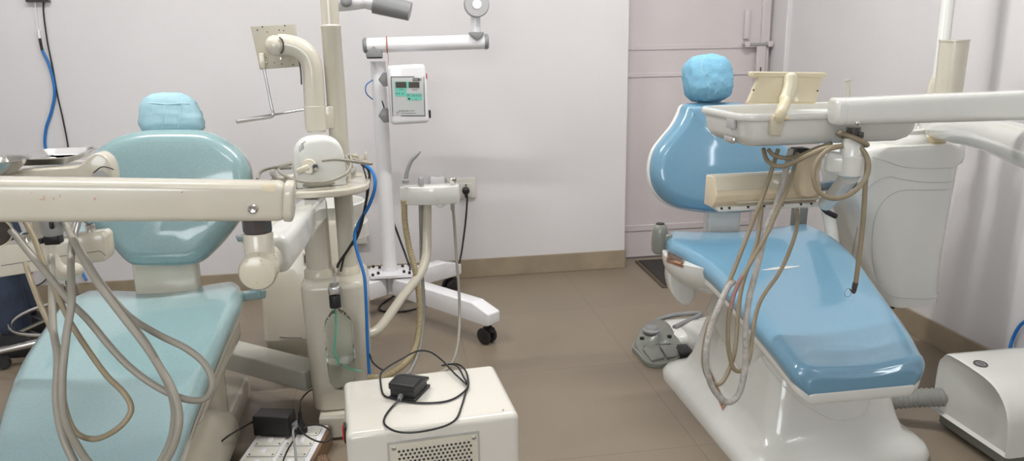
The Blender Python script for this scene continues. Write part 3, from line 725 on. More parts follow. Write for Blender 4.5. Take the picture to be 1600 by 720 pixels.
# monitor bracket on the pole
yk = 2.40
mbk = thing('monitor_bracket', 'cream bent bracket with a drilled plate and metal handle clamped to the tall pole', 'bracket', at(492, 206, yk))
mb = MB(); mb.tube([at(492, 168, yk), at(490, 135, yk), at(488, 108, yk), at(481, 88, yk), at(466, 75, yk), at(447, 70, yk), at(436, 70, yk)], .031, 24, 6); obj('elbow_tube', mb, 'cream', mbk)
p1 = at(494, 204, yk); p0 = at(492, 166, yk)
mb = MB(); zt, zb = at(492, 165, yk).z, at(494, 203, yk).z; c = at(493, 185, yk); mb.lathe([(.0, zb-.006), (.027, zb-.006), (.0285, zb), (.0325, zb+.001), (.033, zt-.001), (.031, zt)], (c.x, c.y, 0), n=32)
obj('sleeve', mb, 'cream', mbk)
mb = MB(); c = at(512, 185, 2.41); mb.box((c.x, 2.415, (zt+zb)/2), (.04, .035, zt-zb-.006), .004); obj('clamp_block', mb, 'cream', mbk)
bc_ = at(430, 71, yk-.01); mb = MB(); ico(bc_, .030, mb); obj('ball_joint', mb, 'cream', mbk)
mb = MB(); mb.tube([at(436.5, 58, yk-.031), at(441.5, 64, yk-.031), at(442.5, 76, yk-.031), at(439, 84, yk-.031)], .0028, 6); obj('joint_gap', mb, 'dark', mbk)
yp = yk+.03
mb = MB(); Q = [at(391, 41, yp), at(461, 38, yp+.04), at(469, 104, yp+.045), at(406, 109, yp)]; mb.prism(Q, (.001, .005, 0), .001, 1); plm = obj('mounting_plate', mb, 'cream', mbk); tp = bvh(mb)
mb = MB()
for x, y in [(402, 47), (410, 42), (417, 50), (445, 40), (436, 47), (443, 48), (465, 52), (463, 42), (440, 100), (452, 94), (458, 101), (428, 98), (412, 60), (414, 100)]:
    h = hit(tp, x, y, .0005)
    if h: obj('plate_hole', MB().lathe([(0, 0), (.0022, 0), (.0022, .0008), (0, .0008)], h, (0, -1, 0), 10), 'ink', plm)
mb = MB()
for x, y in [(414, 90), (416, 99), (439, 92)]:
    h = hit(tp, x, y, .0)
    if h: obj('plate_screw', MB().lathe([(.0045, 0), (.0045, .002), (.002, .004), (0, .004)], h, (0, -1, 0), 12), 'chrome', plm)
mb = MB(); beam(mb, at(409, 83, yp-.012), at(411, 107, yp-.012), .016, .02, .003, upv=(0, 1, 0)); obj('handle_clip', mb, 'cream_old', mbk)
mb = MB(); mb.tube([at(412, 105, yp-.012), at(418, 135, yp-.013), at(424, 165, yp-.015), at(427, 176, yp-.02), at(425, 182, yp-.03), at(415, 184, yp-.04), at(398, 186, yp-.05), at(370, 190, yp-.07)], [.0042, .0042, .0042, .0042, .0045, .005, .0055, .0065], 12)
mb.tube([at(370, 190, yp-.07), at(400, 184, yp-.02), at(440, 177, yp+.05), at(476, 171, yp+.1)], [.005, .0045, .0038, .0035], 10); obj('metal_handle', mb, 'steel', mbk)
mb = MB(); mb.tube([at(467, 95, yp+.02), at(470, 112, yp+.02), at(471, 132, yp+.02)], .0025, 6); obj('hook', mb, 'dark', mbk)

# white device on the shelf with its coiled cord
c = at(497, 243, 2.35)
dv = thing('scaler_unit', 'rounded white table device with a round front knob on the cream shelf', 'dental device', (c.x, 2.35, zs-.001))
mb = MB(); zd = zs
hd_ = at(497, 212, 2.35).z-zs
def arch(w, h, n=14):
    o = []
    for i in range(n+1):
        a = PI*i/n; o.append((w/2*math.copysign(abs(math.cos(a))**.75, math.cos(a)), h*.30+h*.70*math.sin(a)**.62))
    return [(w/2*.97, 0)]+o+[(-w/2*.97, 0)]
R_ = rotz(.22); cx_ = V((c.x-.001, 2.352, zd))
L = []
for y, k in [(-.050, .90), (-.047, .96), (-.040, 1.0), (-.015, 1.03), (.015, 1.02), (.032, .95), (.040, .86)]:
    L.append([cx_+R_@V((x*k, y, z*k)) for x, z in arch(.150, hd_)])
mb.loft(L); dvm = obj('housing', mb, 'white', dv, 50); tdv = bvh(mb)
kp = at(483, 260, 2.285)
nk = (R_@V((-.25, -1, .12))).normalized()
mb = MB(); mb.lathe([(0, 0), (.022, 0), (.022, .012), (.020, .016), (0, .016)], kp-nk*.012, nk, 28); obj('front_knob', mb, 'cream_old', dv)
mb = MB(); beam(mb, kp+nk*.002, at(464, 268, 2.285), .016, .016, .005); obj('nozzle', mb, 'cream_old', dv)
mb = MB(); mb.lathe([(.010, 0), (.010, .007), (.007, .007), (.007, 0)], at(493, 261, 2.272), nk, 18); obj('cable_socket', mb, 'grey', dv)
mb = MB()
for k in range(3): decal(mb, tdv, [(467+k*2.5, 229-k*2), (468.6+k*2.5, 228-k*2), (470+k*2.5, 237-k*2), (468.4+k*2.5, 238-k*2)], 1, 2, off=.0008)
decal(mb, tdv, [(470, 225), (477, 220), (478, 221.5), (471, 226.5)], 2, 1, off=.0008)
obj('printed_mark', mb, 'inkg', dv, fix=False)
# coil
zc_ = zs+.008
def onshelf(x, y, z): return atz(x, y, z)
mb = MB()
P1 = [at(494, 264, 2.262), onshelf(482, 272, zc_+.03), onshelf(455, 279, zc_+.02), onshelf(435, 279, zc_+.012), onshelf(427, 268, zc_+.01), onshelf(440, 258, zc_+.01), onshelf(470, 252, zc_), onshelf(520, 250, zc_), onshelf(550, 258, zc_+.005), onshelf(552, 268, zc_), onshelf(530, 283, zc_), onshelf(490, 289, zc_), onshelf(450, 287, zc_), onshelf(430, 278, zc_), onshelf(424, 268, zc_+.01), onshelf(436, 259, zc_+.02), onshelf(455, 256, zc_+.02)]
mb.tube(P1, .0052, 10, 6)
obj('coiled_cord', mb, 'hoseG', dv)
mb = MB()
P2 = [at(455, 262, 2.42), at(436, 264, 2.40), at(444, 274, 2.32), at(470, 283, 2.26), at(510, 284, 2.26), at(542, 270, 2.30), at(549, 253, 2.34), at(546, 243, 2.36), at(541, 246, 2.34), at(545, 256, 2.33)]
mb.tube(P2, .0048, 10, 6)
mb.tube([at(503, 251, 2.25), at(525, 249, 2.25), at(550, 252, 2.27), at(580, 256, 2.33), at(568, 252, 2.36), at(548, 248, 2.38)], .0048, 10, 6)
mb.tube([at(402, 280, 2.33), at(408, 268, 2.42), at(425, 262, 2.46), at(450, 259, 2.46)], .0045, 10, 6)
obj('coiled_cord', mb, 'hoseG', dv)
mb = MB(); mb.box(at(555, 244, 2.45), (.022, .02, .014), .004); mb.box(at(572, 246, 2.46), (.008, .03, .034), .003); mb.tube([at(557, 247, 2.45), at(572, 248, 2.45)], .004, 8, 1)
tag(obj('hose_hook', mb, 'cream_old'), 'small cream hook at the right rear of the cream shelf', 'hook')

# cables beside the shelf
def cable(name, label, pts, r, m, cat='cable', group=None):
    mb = MB(); mb.tube(pts, r, 8, 6); return tag(obj(name, mb, m), label, cat, group)
cable('blue_air_tube', 'bright blue tube running down the right side of the cream unit', [at(572, 258, 2.40), at(583, 270, 2.38), at(586, 292, 2.36), at(577, 320, 2.36), at(560, 350, 2.38), at(554, 372, 2.36), at(560, 400, 2.33), at(569, 430, 2.31), at(572, 470, 2.30), at(574, 530, 2.30), at(577, 585, 2.30)], .0055, 'blue', 'tube')
cable('black_cable', 'twin black cable hanging beside the blue tube from the cream shelf', [at(565, 257, 2.42), at(575, 265, 2.40), at(577, 282, 2.385), at(571, 320, 2.37), at(562, 358, 2.37), at(545, 388, 2.37), at(530, 410, 2.38), at(527, 418, 2.38)], .0042, 'blackr')
cable('black_cable', 'thin black cable looping behind the twin cable to the cabinet top', [at(566, 256, 2.45), at(573, 285, 2.41), at(570, 330, 2.40), at(558, 372, 2.40), at(540, 395, 2.40), at(532, 424, 2.40)], .0028, 'blackr')

# water bottle on the cabinet front
wb = thing('water_bottle', 'clear plastic water bottle with black cap hanging on the front of the cream cabinet', 'bottle', at(533, 600, 2.25))
yb_ = 2.265
tcn = at(526, 465, yb_); ztop, zbt = at(530, 481, yb_).z, at(536, 606, yb_).z
cx = at(531, 540, yb_).x; H = ztop-zbt
bp = [(0, .004), (.018, .0), (.028, .006), (.040, .028), (.043, .05), (.044, .10), (.044, H*.52), (.0415, H*.55), (.044, H*.58), (.0445, H*.74), (.038, H*.86), (.022, H*.95), (.014, H*.985), (.0135, H+.012)]
def rev(k, e=0): return [(max(r+e, 0), h) for r, h in k]
mb = MB(); mb.lathe(rev(bp), (cx, yb_, zbt), n=36); 
inn = [(max(r-.0012, .0), h+.0012) for r, h in bp[1:]]; mb2 = mb.lathe([(0.0, .0055)]+inn, (cx, yb_, zbt), n=36)
obj('bottle_body', mb, 'glass', wb, 60, fix=False)
mb = MB(); mb.lathe([(0, .006)]+[(max(r-.0022, 0), h+.002) for r, h in bp[1:6]]+[(.0418, H*.36), (.0, H*.36)], (cx, yb_, zbt), n=36); obj('water', mb, 'water', wb, 60)
mb = MB(); z0 = ztop+.004; mb.lathe([(0, 0), (.017, 0), (.0175, .004), (.0175, .037), (.016, .04), (0, .04)], (cx-.004, yb_, z0), n=28); obj('bottle_cap', mb, 'black', wb)
mb = MB(); c = (cx-.004, yb_+.012, z0+.055); mb.box((c[0], yb_+.01, c[2]), (.036, .05, .03), .008); mb.tube([(c[0], yb_+.02, c[2]), (c[0]+.004, yb_+.03, c[2]+.045)], .004, 8, 1); mb.lathe([(.005, 0), (.005, .006), (0, .006)], (c[0]-.008, yb_-.012, c[2]+.006), (0, -1, 0), 12); mb.lathe([(.005, 0), (.005, .006), (0, .006)], (c[0]+.010, yb_-.012, c[2]+.002), (0, -1, 0), 12); obj('cap_bracket', mb, 'steel', wb)
mb = MB(); mb.tube([(cx-.004, yb_, z0), at(526, 510, yb_), at(525, 545, yb_), at(530, 563, yb_-.01), at(545, 575, yb_-.01), at(565, 580, yb_)], .0022, 8); obj('dip_tube', mb, 'green', wb)

# cuspidor of the left unit, behind the columns
cu = thing('cuspidor', 'cream cuspidor cabinet with white basin behind the two columns at left', 'cuspidor', (-.35, 2.85, .17))
x0, x1 = at(413, 540, 2.7).x, at(545, 500, 2.7).x
zt = at(450, 330, 2.7).z-.06; zm = at(450, 530, 2.7).z; zb = at(450, 557, 2.7).z
mb = MB(); mb.loft(rr_loops([(zb, x0+.02, x1-.02, 2.71, 2.98, .03), (zb+.012, x0+.006, x1-.006, 2.70, 2.99, .035), (zm-.001, x0, x1, 2.695, 2.995, .035), (zm, x0-.004, x1, 2.693, 2.995, .035), (zt, x0+.008, x1, 2.70, 2.99, .035), (zt+.012, x0+.02, x1, 2.71, 2.98, .03)]))
cb = obj('cabinet', mb, 'cream', cu, 45); tcb = bvh(mb)
mb = MB(); line_on(mb, tcb, [(414, 524), (440, 526), (472, 527)], .0018, smooth=1); obj('seam', mb, 'inkg', cb)
mb = MB(); p = hit(tcb, 478, 404, .0); mb.box(p, (.018, .008, .05), .003); so = obj('power_inlet', mb, 'cream_old', cu); mb = MB(); mb.box(p+V((0, -.005, 0)), (.01, .004, .03), .002); obj('inlet_slot', mb, 'black', so)
mb = MB(); mb.tube([(x0+.12, 2.85, zb+.02), (x0+.12, 2.85, .12)], .035, 20, 1); obj('drain_post', mb, 'cream', cu)
bx = at(528, 330, 2.8); bzr, bzb = at(528, 318, 2.8).z, at(528, 372, 2.8).z
mb = MB(); mb.lathe([(0, bzb-.02), (.05, bzb-.02), (.085, bzb), (.11, bzb+.05), (.118, bzr-.01), (.12, bzr), (.114, bzr+.004), (.108, bzr-.004), (.09, bzb+.05), (.05, bzb+.015), (0, bzb+.01)], (bx.x-.02, 2.84, 0), n=40); bs_ = obj('basin', mb, 'white', cu, 40)
mb = MB(); mb.lathe([(.125, bzb+.0), (.128, bzb+.003), (.126, bzb+.055), (.118, bzb+.058)], (bx.x-.02, 2.84, 0), n=40); obj('basin_band', mb, 'white', cu)
sp0 = at(545, 322, 2.8); mb = MB(); mb.tube([(sp0.x, 2.86, bzr-.03), (sp0.x, 2.86, bzr+.04), (sp0.x-.01, 2.85, bzr+.05), (sp0.x-.03, 2.84, bzr+.03)], .004, 8); obj('spout', mb, 'chrome', cu)
mb = MB(); mb.tube([at(478, 577, 2.5), at(474, 583, 2.48), at(474, 592, 2.46), at(480, 597, 2.45)], .0045, 8); tag(obj('blue_tube_loop', mb, 'blue'), 'short blue tube loop low at the left side of the cream cabinet', 'tube')

# suction / assistant holder on its bent tube
sh = thing('suction_holder', 'white curved instrument holder on a bent tube right of the cream cabinet', 'instrument holder', at(585, 520, 2.5))
ysh = 2.62
mb = MB(); T = [at(x, y, ysh) for x, y in [(624, 287), (640, 288), (665, 290), (692, 292), (714, 293)]]
F = [(625, 287), (645, 291), (668, 294), (692, 295), (712, 294), (719, 292)]
zt_, zb_ = at(668, 291, ysh).z, at(668, 318, ysh).z
x0, x1 = at(625, 300, ysh).x, at(716, 300, ysh).x
fr_ = []; N_ = 16
for i in range(N_+1):
    u = i/N_; fr_.append((x0+(x1-x0)*u, ysh-.035*math.sin(PI*u*.8)-.0))
ol = [V((x, y, zb_)) for x, y in fr_]+[V((x1+.008, ysh+.03, zb_)), V((x1-.03, ysh+.045, zb_)), V((x0+.03, ysh+.045, zb_)), V((x0, ysh+.03, zb_))]
mb.prism(ol, (0, 0, zt_-zb_), .004, 2); shm = obj('holder_head', mb, 'white', sh); tsh = bvh(mb)
mb = MB(); line_on(mb, tsh, [(693, 293), (693, 319)], .001, smooth=1); obj('seam', mb, 'cream', shm)
mb = MB(); mb.tube([at(667, 314, ysh+.02), at(667, 360, ysh+.02), at(666, 400, ysh), at(655, 430, ysh-.03), at(630, 462, ysh-.07), at(605, 497, ysh-.12), at(590, 515, ysh-.15), at(574, 523, ysh-.17), at(560, 524, ysh-.17)], .0165, 20); obj('support_tube', mb, 'cream', sh)
mb = MB(); mb.tube([at(634, 283, ysh-.0), at(636, 268, ysh), at(642, 252, ysh), at(650, 243, ysh), at(657, 236, ysh)], [.0085, .0075, .0072, .007, .0035], 12); mb.lathe([(.0125, 0), (.0125, .012), (.0085, .014)], at(634, 286, ysh-.005), n=20); obj('suction_tip', mb, 'midgrey', sh)
p = at(658, 289, ysh+.005); mb = MB(); mb.lathe([(.0105, 0), (.0105, .022), (.008, .028), (.004, .0305), (0, .031)], p, n=20); obj('capped_socket', mb, 'midgrey', sh)
p = at(708, 292, ysh+.005); mb = MB(); mb.lathe([(.007, 0), (.007, .012), (.0125, .022), (.013, .030), (.010, .034), (0, .035)], p, n=20); obj('syringe_button', mb, 'chrome', sh)
hose(sh, [(631, 312, ysh), (633, 350, ysh), (640, 390, ysh-.01), (648, 420, ysh-.03), (655, 465, ysh-.05), (655, 510, ysh-.08), (648, 545, ysh-.16), (630, 570, ysh-.3), (600, 588, ysh-.36), (575, 590, ysh-.36)], .0115, 'hoseO', 'corrugated_hose', 'wide tan corrugated hose', ridge=.006)
hose(sh, [(657, 315, ysh+.01), (658, 360, ysh+.03), (659, 420, ysh+.06), (662, 470, ysh+.04), (660, 510, ysh-.0), (655, 545, ysh-.12), (640, 580, ysh-.3), (620, 592, ysh-.36)], .0075, 'hoseC', 'corrugated_hose', 'narrow grey corrugated hose', ridge=.005)
hose(sh, [(707, 318, ysh), (710, 350, ysh), (713, 400, ysh-.01), (717, 450, ysh-.03), (718, 500, ysh-.07), (714, 545, ysh-.2), (700, 575, ysh-.36), (670, 588, ysh-.4)], .0052, 'hoseG')
mb = MB(); mb.lathe([(.0075, 0), (.0075, -.022), (.006, -.024)], at(707, 318, ysh), n=16); obj('hose_fitting', mb, 'steel', sh)
hose(sh, [(680, 319, ysh+.03), (688, 324, ysh+.03), (697, 318, ysh+.03)], .002, 'whitel', 'wire_loop')

# ============================================================ FRONT BOX (compressor)
ang = 0.055
fl_, fr_2 = atz(540, 680, .45), atz(812, 645, .45); bl_ = atz(545, 588, .45)
# local frame: origin at front-left top corner
ux = (fr_2-fl_); Wc = ux.length; ux.z = 0; ux.normalize(); uy = V((-ux.y, ux.x, 0)); Dc = (atz(778, 567, .45)-fr_2).dot(uy)
R_ = Matrix((ux, uy, V((0, 0, 1)))).transposed()
cb_ = thing('cabinet_box', 'white moulded equipment box with perforated front grille, a foot pedal lying on its top', 'equipment box', (fl_.x+Wc/2, fl_.y+Dc/2, 0))
def cl(x, y, z): return fl_*1+ux*x+uy*y+V((0, 0, z-.45))
cen = cl(Wc/2, Dc/2, .235)
mb = MB(); mb.box(cen, (Wc, Dc, .43), .016, 5, R_); hs_ = obj('housing', mb, 'box', cb_, 50); tcx = bvh(mb)
for sx in (.04, Wc-.04):
    for sy in (.04, Dc-.04): obj('foot', MB().lathe([(.015, 0), (.018, .022)], cl(sx, sy, 0), n=16), 'blackr', cb_)
# grille: rounded plate let into the front with rows of holes
def px_on_front(x, y): return atp(x, y, fl_, uy)
g0, g1, g2 = px_on_front(608, 694), px_on_front(746, 676), None
gx0 = (g0-fl_).dot(ux); gx1 = (g1-fl_).dot(ux); gzt = g0.z
gh = .16; gw = gx1-gx0; Rf = Matrix((ux, V((0, 0, 1)), -uy)).transposed()
mb = MB(); gc = cl((gx0+gx1)/2, -.0015, gzt-gh/2); mb.box(gc, (gw, gh, .005), .0015, 2, Rf); gr = obj('grille_plate', mb, 'cream', cb_)
mb = MB(); 
e = [cl(gx0-.003, -.001, gzt+.003), cl(gx1+.003, -.001, gzt+.003), cl(gx1+.003, -.001, gzt-gh), cl(gx0-.003, -.001, gzt-gh)]
mb.tube(e, .0016, 6, 1, closed=True); obj('grille_rim', mb, 'greyL', gr)
mb = MB()
for r in range(14):
    for k in range(19):
        x = gx0+.020+k*.0095+(r % 2)*.00475; z = gzt-.018-r*.0088
        if x > gx1-.014 or z < gzt-gh+.012: continue
        mb.lathe([(0, .0), (.0029, .0), (.0029, .0006), (0, .0006)], cl(x, -.0042, z), -uy, 8)
gh_ = obj('grille_holes', mb, 'ink', gr); gh_['kind'] = 'stuff'
for x in (gx0+.009, gx1-.009):
    sc = obj('grille_screw', MB().lathe([(.0048, 0), (.0048, .0015), (.003, .003), (0, .003)], cl(x, -.004, gzt-.009), -uy, 16), 'steel', gr)
# red rocker switch on the left side
p = px_on_front(529, 683); mb = MB(); mb.box(cl(-.003, .05, .43), (.008, .02, .032), .003, 2, R_); obj('red_switch', mb, 'red', cb_)
mb = MB(); mb.box(cl(-.001, .05, .43), (.006, .026, .04), .002, 2, R_); obj('switch_frame', mb, 'black', cb_)
# chips
mb = MB(); 
for q_ in [[(784, 641), (787, 639), (788, 640.5), (785, 642.5)], [(680, 647), (682, 647), (682, 649), (680, 649)], [(560, 703), (562, 703), (562, 705), (560, 705)]]: decal(mb, tcx, q_, 1, 1, off=.0006); break
obj('chip', mb, 'scuff', hs_, fix=False)
# foot pedal switch on top
zt = .4505
pa, pb, pcn = atz(610, 622, zt), atz(645, 627, zt), atz(669, 601, zt)
fx = (pb-pa).normalized(); fy = V((-fx.y, fx.x, 0)); W_ = (pb-pa).length+.004; L_ = .082
def pl_(x, y, z): return pa+fx*x+fy*y+V((0, 0, z))
fp = thing('foot_pedal', 'small black foot pedal switch lying on top of the white box', 'pedal switch', pl_(W_/2, L_/2, 0))
mb = MB(); mb.prism([pl_(-.002, -.004, 0), pl_(W_+.004, -.004, 0), pl_(W_+.004, L_, 0), pl_(-.002, L_, 0)], (0, 0, .007), .002, 2); mb.prism([pl_(0, 0, .004), pl_(0, 0, .032), pl_(0, L_-.01, .018), pl_(0, L_-.01, .004)], fx*W_, .002, 2); pbm = obj('pedal_base', mb, 'black', fp)
mb = MB(); mb.prism([pl_(-.002, -.004, .024), pl_(-.002, -.004, .040), pl_(-.002, L_*.45, .043), pl_(-.002, L_, .026), pl_(-.002, L_, .018)], fx*(W_+.004), .003, 3); pd = obj('pedal_plate', mb, 'black', fp)
mb = MB()
for k in range(8): mb.tube([pl_(.004, L_*(.48+.055*k), .0425-.0150*(k/8)), pl_(W_-.002, L_*(.48+.055*k), .0425-.0150*(k/8))], .0011, 6, 1)
obj('tread_ribs', mb, 'black', pd)
mb = MB(); mb.tube([pl_(W_*.45, .0, .010), pl_(W_*.5, -.014, .008)], [.007, .005], 12, 1); obj('strain_relief', mb, 'grey', fp)
zc_ = .4535
def tp_(x, y, dz=0): return atz(x, y, zc_+dz)
sx_ = pl_(W_*.5, -.014, .007)
mb = MB(); mb.tube([sx_, tp_(612, 636), tp_(601, 652), tp_(602, 664), tp_(620, 674), tp_(650, 675), tp_(690, 667), tp_(712, 655), tp_(721, 635), tp_(727, 615), tp_(732, 600), tp_(728, 580, .004), tp_(716, 569, .003), tp_(700, 569, .0), tp_(690, 571, .0)], .0024, 8, 6)
mb.tube([tp_(690, 571, .0), tp_(712, 570, .006), tp_(725, 590, .006), tp_(731, 604, .005), tp_(714, 620, .0), tp_(690, 628), tp_(650, 629), tp_(612, 622, .0), tp_(599, 616), tp_(595, 600), tp_(595, 584), tp_(606, 573, .003), tp_(628, 560, .006), tp_(650, 549, .012), tp_(670, 549, .012), tp_(690, 562, .01), tp_(712, 585, .006), tp_(729, 600, .004)], .0024, 8, 6)
obj('pedal_cord', mb, 'black', fp)
cable('black_cable', 'black cable hanging from the right side of the cream cabinet to the white box', [at(577, 552, 2.3), at(582, 565, 2.28), at(590, 573, 2.2), at(598, 578, 2.1)], .003, 'blackr')

# ============================================================ POWER BOARD on the floor
zp = .07
c00, c10, c01, c11 = atz(372, 722, zp), atz(482, 722, zp), atz(388, 664, zp), atz(502, 662, zp)
ex = V((c10.x-c00.x, c10.y-c00.y, 0)); WB = ex.length; ex.normalize(); ey = V((-ex.y, ex.x, 0)); O_ = c00-ey*.16; LB = .16+(c01-c00).dot(ey)
def bl(x, y, z): return V((O_.x, O_.y, 0))+ex*x+ey*y+V((0, 0, z))
RB_ = Matrix((ex, ey, V((0, 0, 1)))).transposed()
pb_ = thing('power_board', 'white switch and socket board on a brown wooden box on the floor', 'power board', bl(WB/2, LB/2, 0))
mb = MB(); mb.box(bl(WB/2, LB/2, .032), (WB+.016, LB+.012, .064), .003, 1, RB_); obj('wooden_box', mb, 'wood', pb_)
mb = MB(); mb.box(bl(WB/2, LB/2, .0665), (WB, LB, .006), .002, 2, RB_); obj('board_plate', mb, 'whitel', pb_)
for j in range(5):
    for i in range(2):
        w_ = WB*.40; x = WB*(.27+.46*i); y = LB-.045-j*.062
        if y < .03: continue
        mb = MB(); mb.box(bl(x, y, .072), (w_, .05, .006), .002, 2, RB_); md = obj('switch_module', mb, 'sockW', pb_)
        for sx in (-1, 1): obj('module_screw', MB().lathe([(.0028, 0), (.0028, .0012), (0, .0012)], bl(x+sx*w_*.42, y-.018, .0748), (0, 0, 1), 10), 'ink', md)
        mb = MB(); mb.box(bl(x, y+.002, .0755), (.017, .024, .004), .002, 2, RB_ @ rotx(.12)); obj('rocker', mb, 'whitel', md)
ad = thing('power_adapter', 'chunky black power adapter plugged into the white floor board', 'adapter', bl(WB*.30, LB-.03, .075))
a0, a1 = at(383, 690, 2.15), at(440, 694, 2.15)
ac = bl(WB*.27, LB-.055, .11); wA = .115
mb = MB(); mb.box(ac, (wA, .062, .066), .004, 3, RB_ @ rotz(-.06)); abm = obj('adapter_body', mb, 'black', ad)
mb = MB(); mb.tube([ac+ex*(-wA/2), ac+ex*(-wA/2-.018)], [.006, .004], 10, 1); obj('cable_collar', mb, 'black', ad)
mb = MB(); mb.tube([ac+ex*(-wA/2-.015), at(358, 680, 2.12), at(342, 695, 2.10), at(338, 712, 2.06), at(350, 735, 2.0), at(380, 760, 1.95)], .0028, 8); obj('adapter_cord', mb, 'black', ad)
mb = MB(); p = ac+ey*.035+ex*.0; mb.lathe([(.012, 0), (.012, .05), (.009, .055), (0, .055)], (p.x, p.y, .07), n=16); mb.box(ac+ex*(wA/2+.008)+V((0, 0, -.01)), (.02, .03, .02), .004, 2, RB_); obj('plug_block', mb, 'grey', ad)
pg = thing('power_plug', 'black tapering mains plug standing in the white floor board', 'plug', bl(WB*.66, LB-.05, .075))
p = bl(WB*.66, LB-.052, .075)
mb = MB(); mb.lathe([(.0, 0), (.019, 0), (.020, .006), (.018, .022), (.010, .034), (.006, .05), (.006, .066), (.0, .067)], p, n=16); obj('plug_body', mb, 'black', pg)
t_ = p+V((0, 0, .066)); mb = MB(); mb.tube([t_, t_+V((.003, .003, .02)), at(470, 625, 2.3), at(484, 610, 2.42), at(500, 606, 2.5)], .0026, 8); obj('plug_cord', mb, 'black', pg)
cable('black_cable', 'black lead curling in a loop over the right edge of the white floor board', [bl(WB*.68, LB-.05, .085), at(480, 665, 2.12), at(500, 664, 2.1), at(515, 672, 2.08), at(518, 682, 2.06), at(508, 690, 2.04), at(492, 688, 2.06), at(474, 677, 2.11), at(466, 665, 2.16)], .0026, 'black')
cable('black_cable', 'black lead running down across the white floor board', [bl(WB*.62, LB-.06, .09), at(460, 685, 2.08), at(450, 702, 2.03), at(442, 722, 1.98), at(440, 745, 1.93)], .0026, 'black')
cable('grey_cable', 'grey lead running down across the white floor board', [bl(WB*.62, LB-.05, .095), at(458, 672, 2.08), at(461, 700, 1.99), at(464, 735, 1.93)], .0036, 'grey')
mb = MB(); p = at(505, 700, 2.05); puff(mb, (p.x, 2.02, .05), (.025, .05, .05), rotz(.2), 2.2, wr=.1, seed=3); tag(clean(obj('cloth_wad', mb, 'wood')), 'crumpled brown scrap beside the floor power board', 'scrap')

# ============================================================ X-RAY STAND
xs = thing('x_ray_stand', 'white mobile x-ray stand on castors against the back wall with a digital control box', 'x-ray unit', (-.04, 3.5, 0))
colp = V((-.045, 3.52, 0))
def px3(y): return at(600, y, 3.5)
mb = MB(); mb.lathe([(.034, .2), (.034, 1.175)], colp, n=32); obj('column', mb, 'whitel', xs)
zpl = .195
mb = MB(); mb.loft([[V((x, y, z)) for x, y in rrect(colp.x+.005, 3.51, .20, .17, .02, 4)] for z in (zpl-.006, zpl+.006)]); bp_ = obj('base_plate', mb, 'whitel', xs)
for sx, sy in [(-.085, -.07), (-.06, -.045), (.085, -.07), (.06, -.045), (-.085, .07), (-.055, .05), (.085, .07), (.055, .05)]:
    obj('bolt', MB().lathe([(.007, 0), (.007, .010), (.005, .012), (0, .012)], (colp.x+.005+sx, 3.51+sy, zpl+.006), n=6), 'black', bp_, 20)
mb = MB(); mb.lathe([(.05, .10), (.05, zpl-.004)], (colp.x, 3.51, 0), n=24); obj('hub', mb, 'whitel', xs)
for k, (ang, L_, m_) in enumerate([(-51, .68, 'whitel'), (36, .42, 'wrap'), (-143, .62, 'whitel'), (141, .40, 'whitel')]):
    a = math.radians(ang); d = V((math.cos(a), math.sin(a), 0)); s_ = V((-d.y, d.x, 0)); o0 = V((colp.x, 3.51, 0))+d*.05
    zt, h = .182, .085
    prof = [(0, zt-h-.0), (0, zt), (L_-.15, zt-.003), (L_-.05, zt-.035), (L_-.05, zt-.085), (L_-.07, zt-.092)]
    mb = MB(); mb.prism([o0+d*x+s_*.036+V((0, 0, z)) for x, z in prof], -s_*.072, .006, 3); lg = obj('leg', mb, m_, xs)
    c_ = o0+d*(L_-.09)
    if k == 0: c_ = o0+d*(L_-.085)
    mb = MB(); mb.box(c_+V((0, 0, .082)), (.022, .022, .02), .003, 1); mb.tube([c_-s_*.026-d*.012+V((0, 0, .036)), c_+s_*.026-d*.012+V((0, 0, .036))], .008, 10, 1)
    for sg in (-1, 1):
        q_ = c_+s_*sg*.018-d*.012+V((0, 0, .036)); mb.lathe([(0, -.011), (.028, -.011), (.036, -.006), (.036, .006), (.028, .011), (0, .011)], q_, s_, 28)
    mb.box(c_+V((0, 0, .064)), (.05, .03, .022), .006, 2, rotz(a)); 
    obj('castor', mb, 'black', lg)
# top joint, horizontal arm
A0, A1 = at(574, 71, 3.47), at(757, 65, 3.43)
mb = MB(); dA = (A1-A0).normalized(); mb.tube([A0, A1], .0325, 28, 1); arm = obj('horizontal_arm', mb, 'whitel', xs)
for p_, s_ in ((A0, -1), (A1, 1)):
    obj('end_cap', MB().lathe([(.034, 0), (.034, .012), (.028, .018), (0, .018)], p_, dA*s_, 28), 'grey', arm)
def joint(mb, c, z0, z1, r0, flip=False):
    # triangular saddle between a vertical and a horizontal tube
    P_ = [(-r0, z0), (r0, z0), (r0, z0+(z1-z0)*.35), (0, z1), (-r0, z0+(z1-z0)*.35)]
    if flip: P_ = [(-r0, z1), (r0, z1), (r0, z1-(z1-z0)*.35), (0, z0), (-r0, z1-(z1-z0)*.35)]
    mb.prism([V((c.x+x, c.y-.039, z)) for x, z in P_], (0, .078, 0), .004, 2)
jc = at(585, 85, 3.47); mb = MB(); joint(mb, V((jc.x, 3.47, 0)), jc.z-.012, at(585, 73, 3.44).z+.004, .036); obj('arm_joint', mb, 'grey', arm)
mb = MB(); mb.lathe([(.035, 0), (.035, .008)], (jc.x, 3.50, jc.z-.018), n=28); obj('joint_ring', mb, 'black', arm)
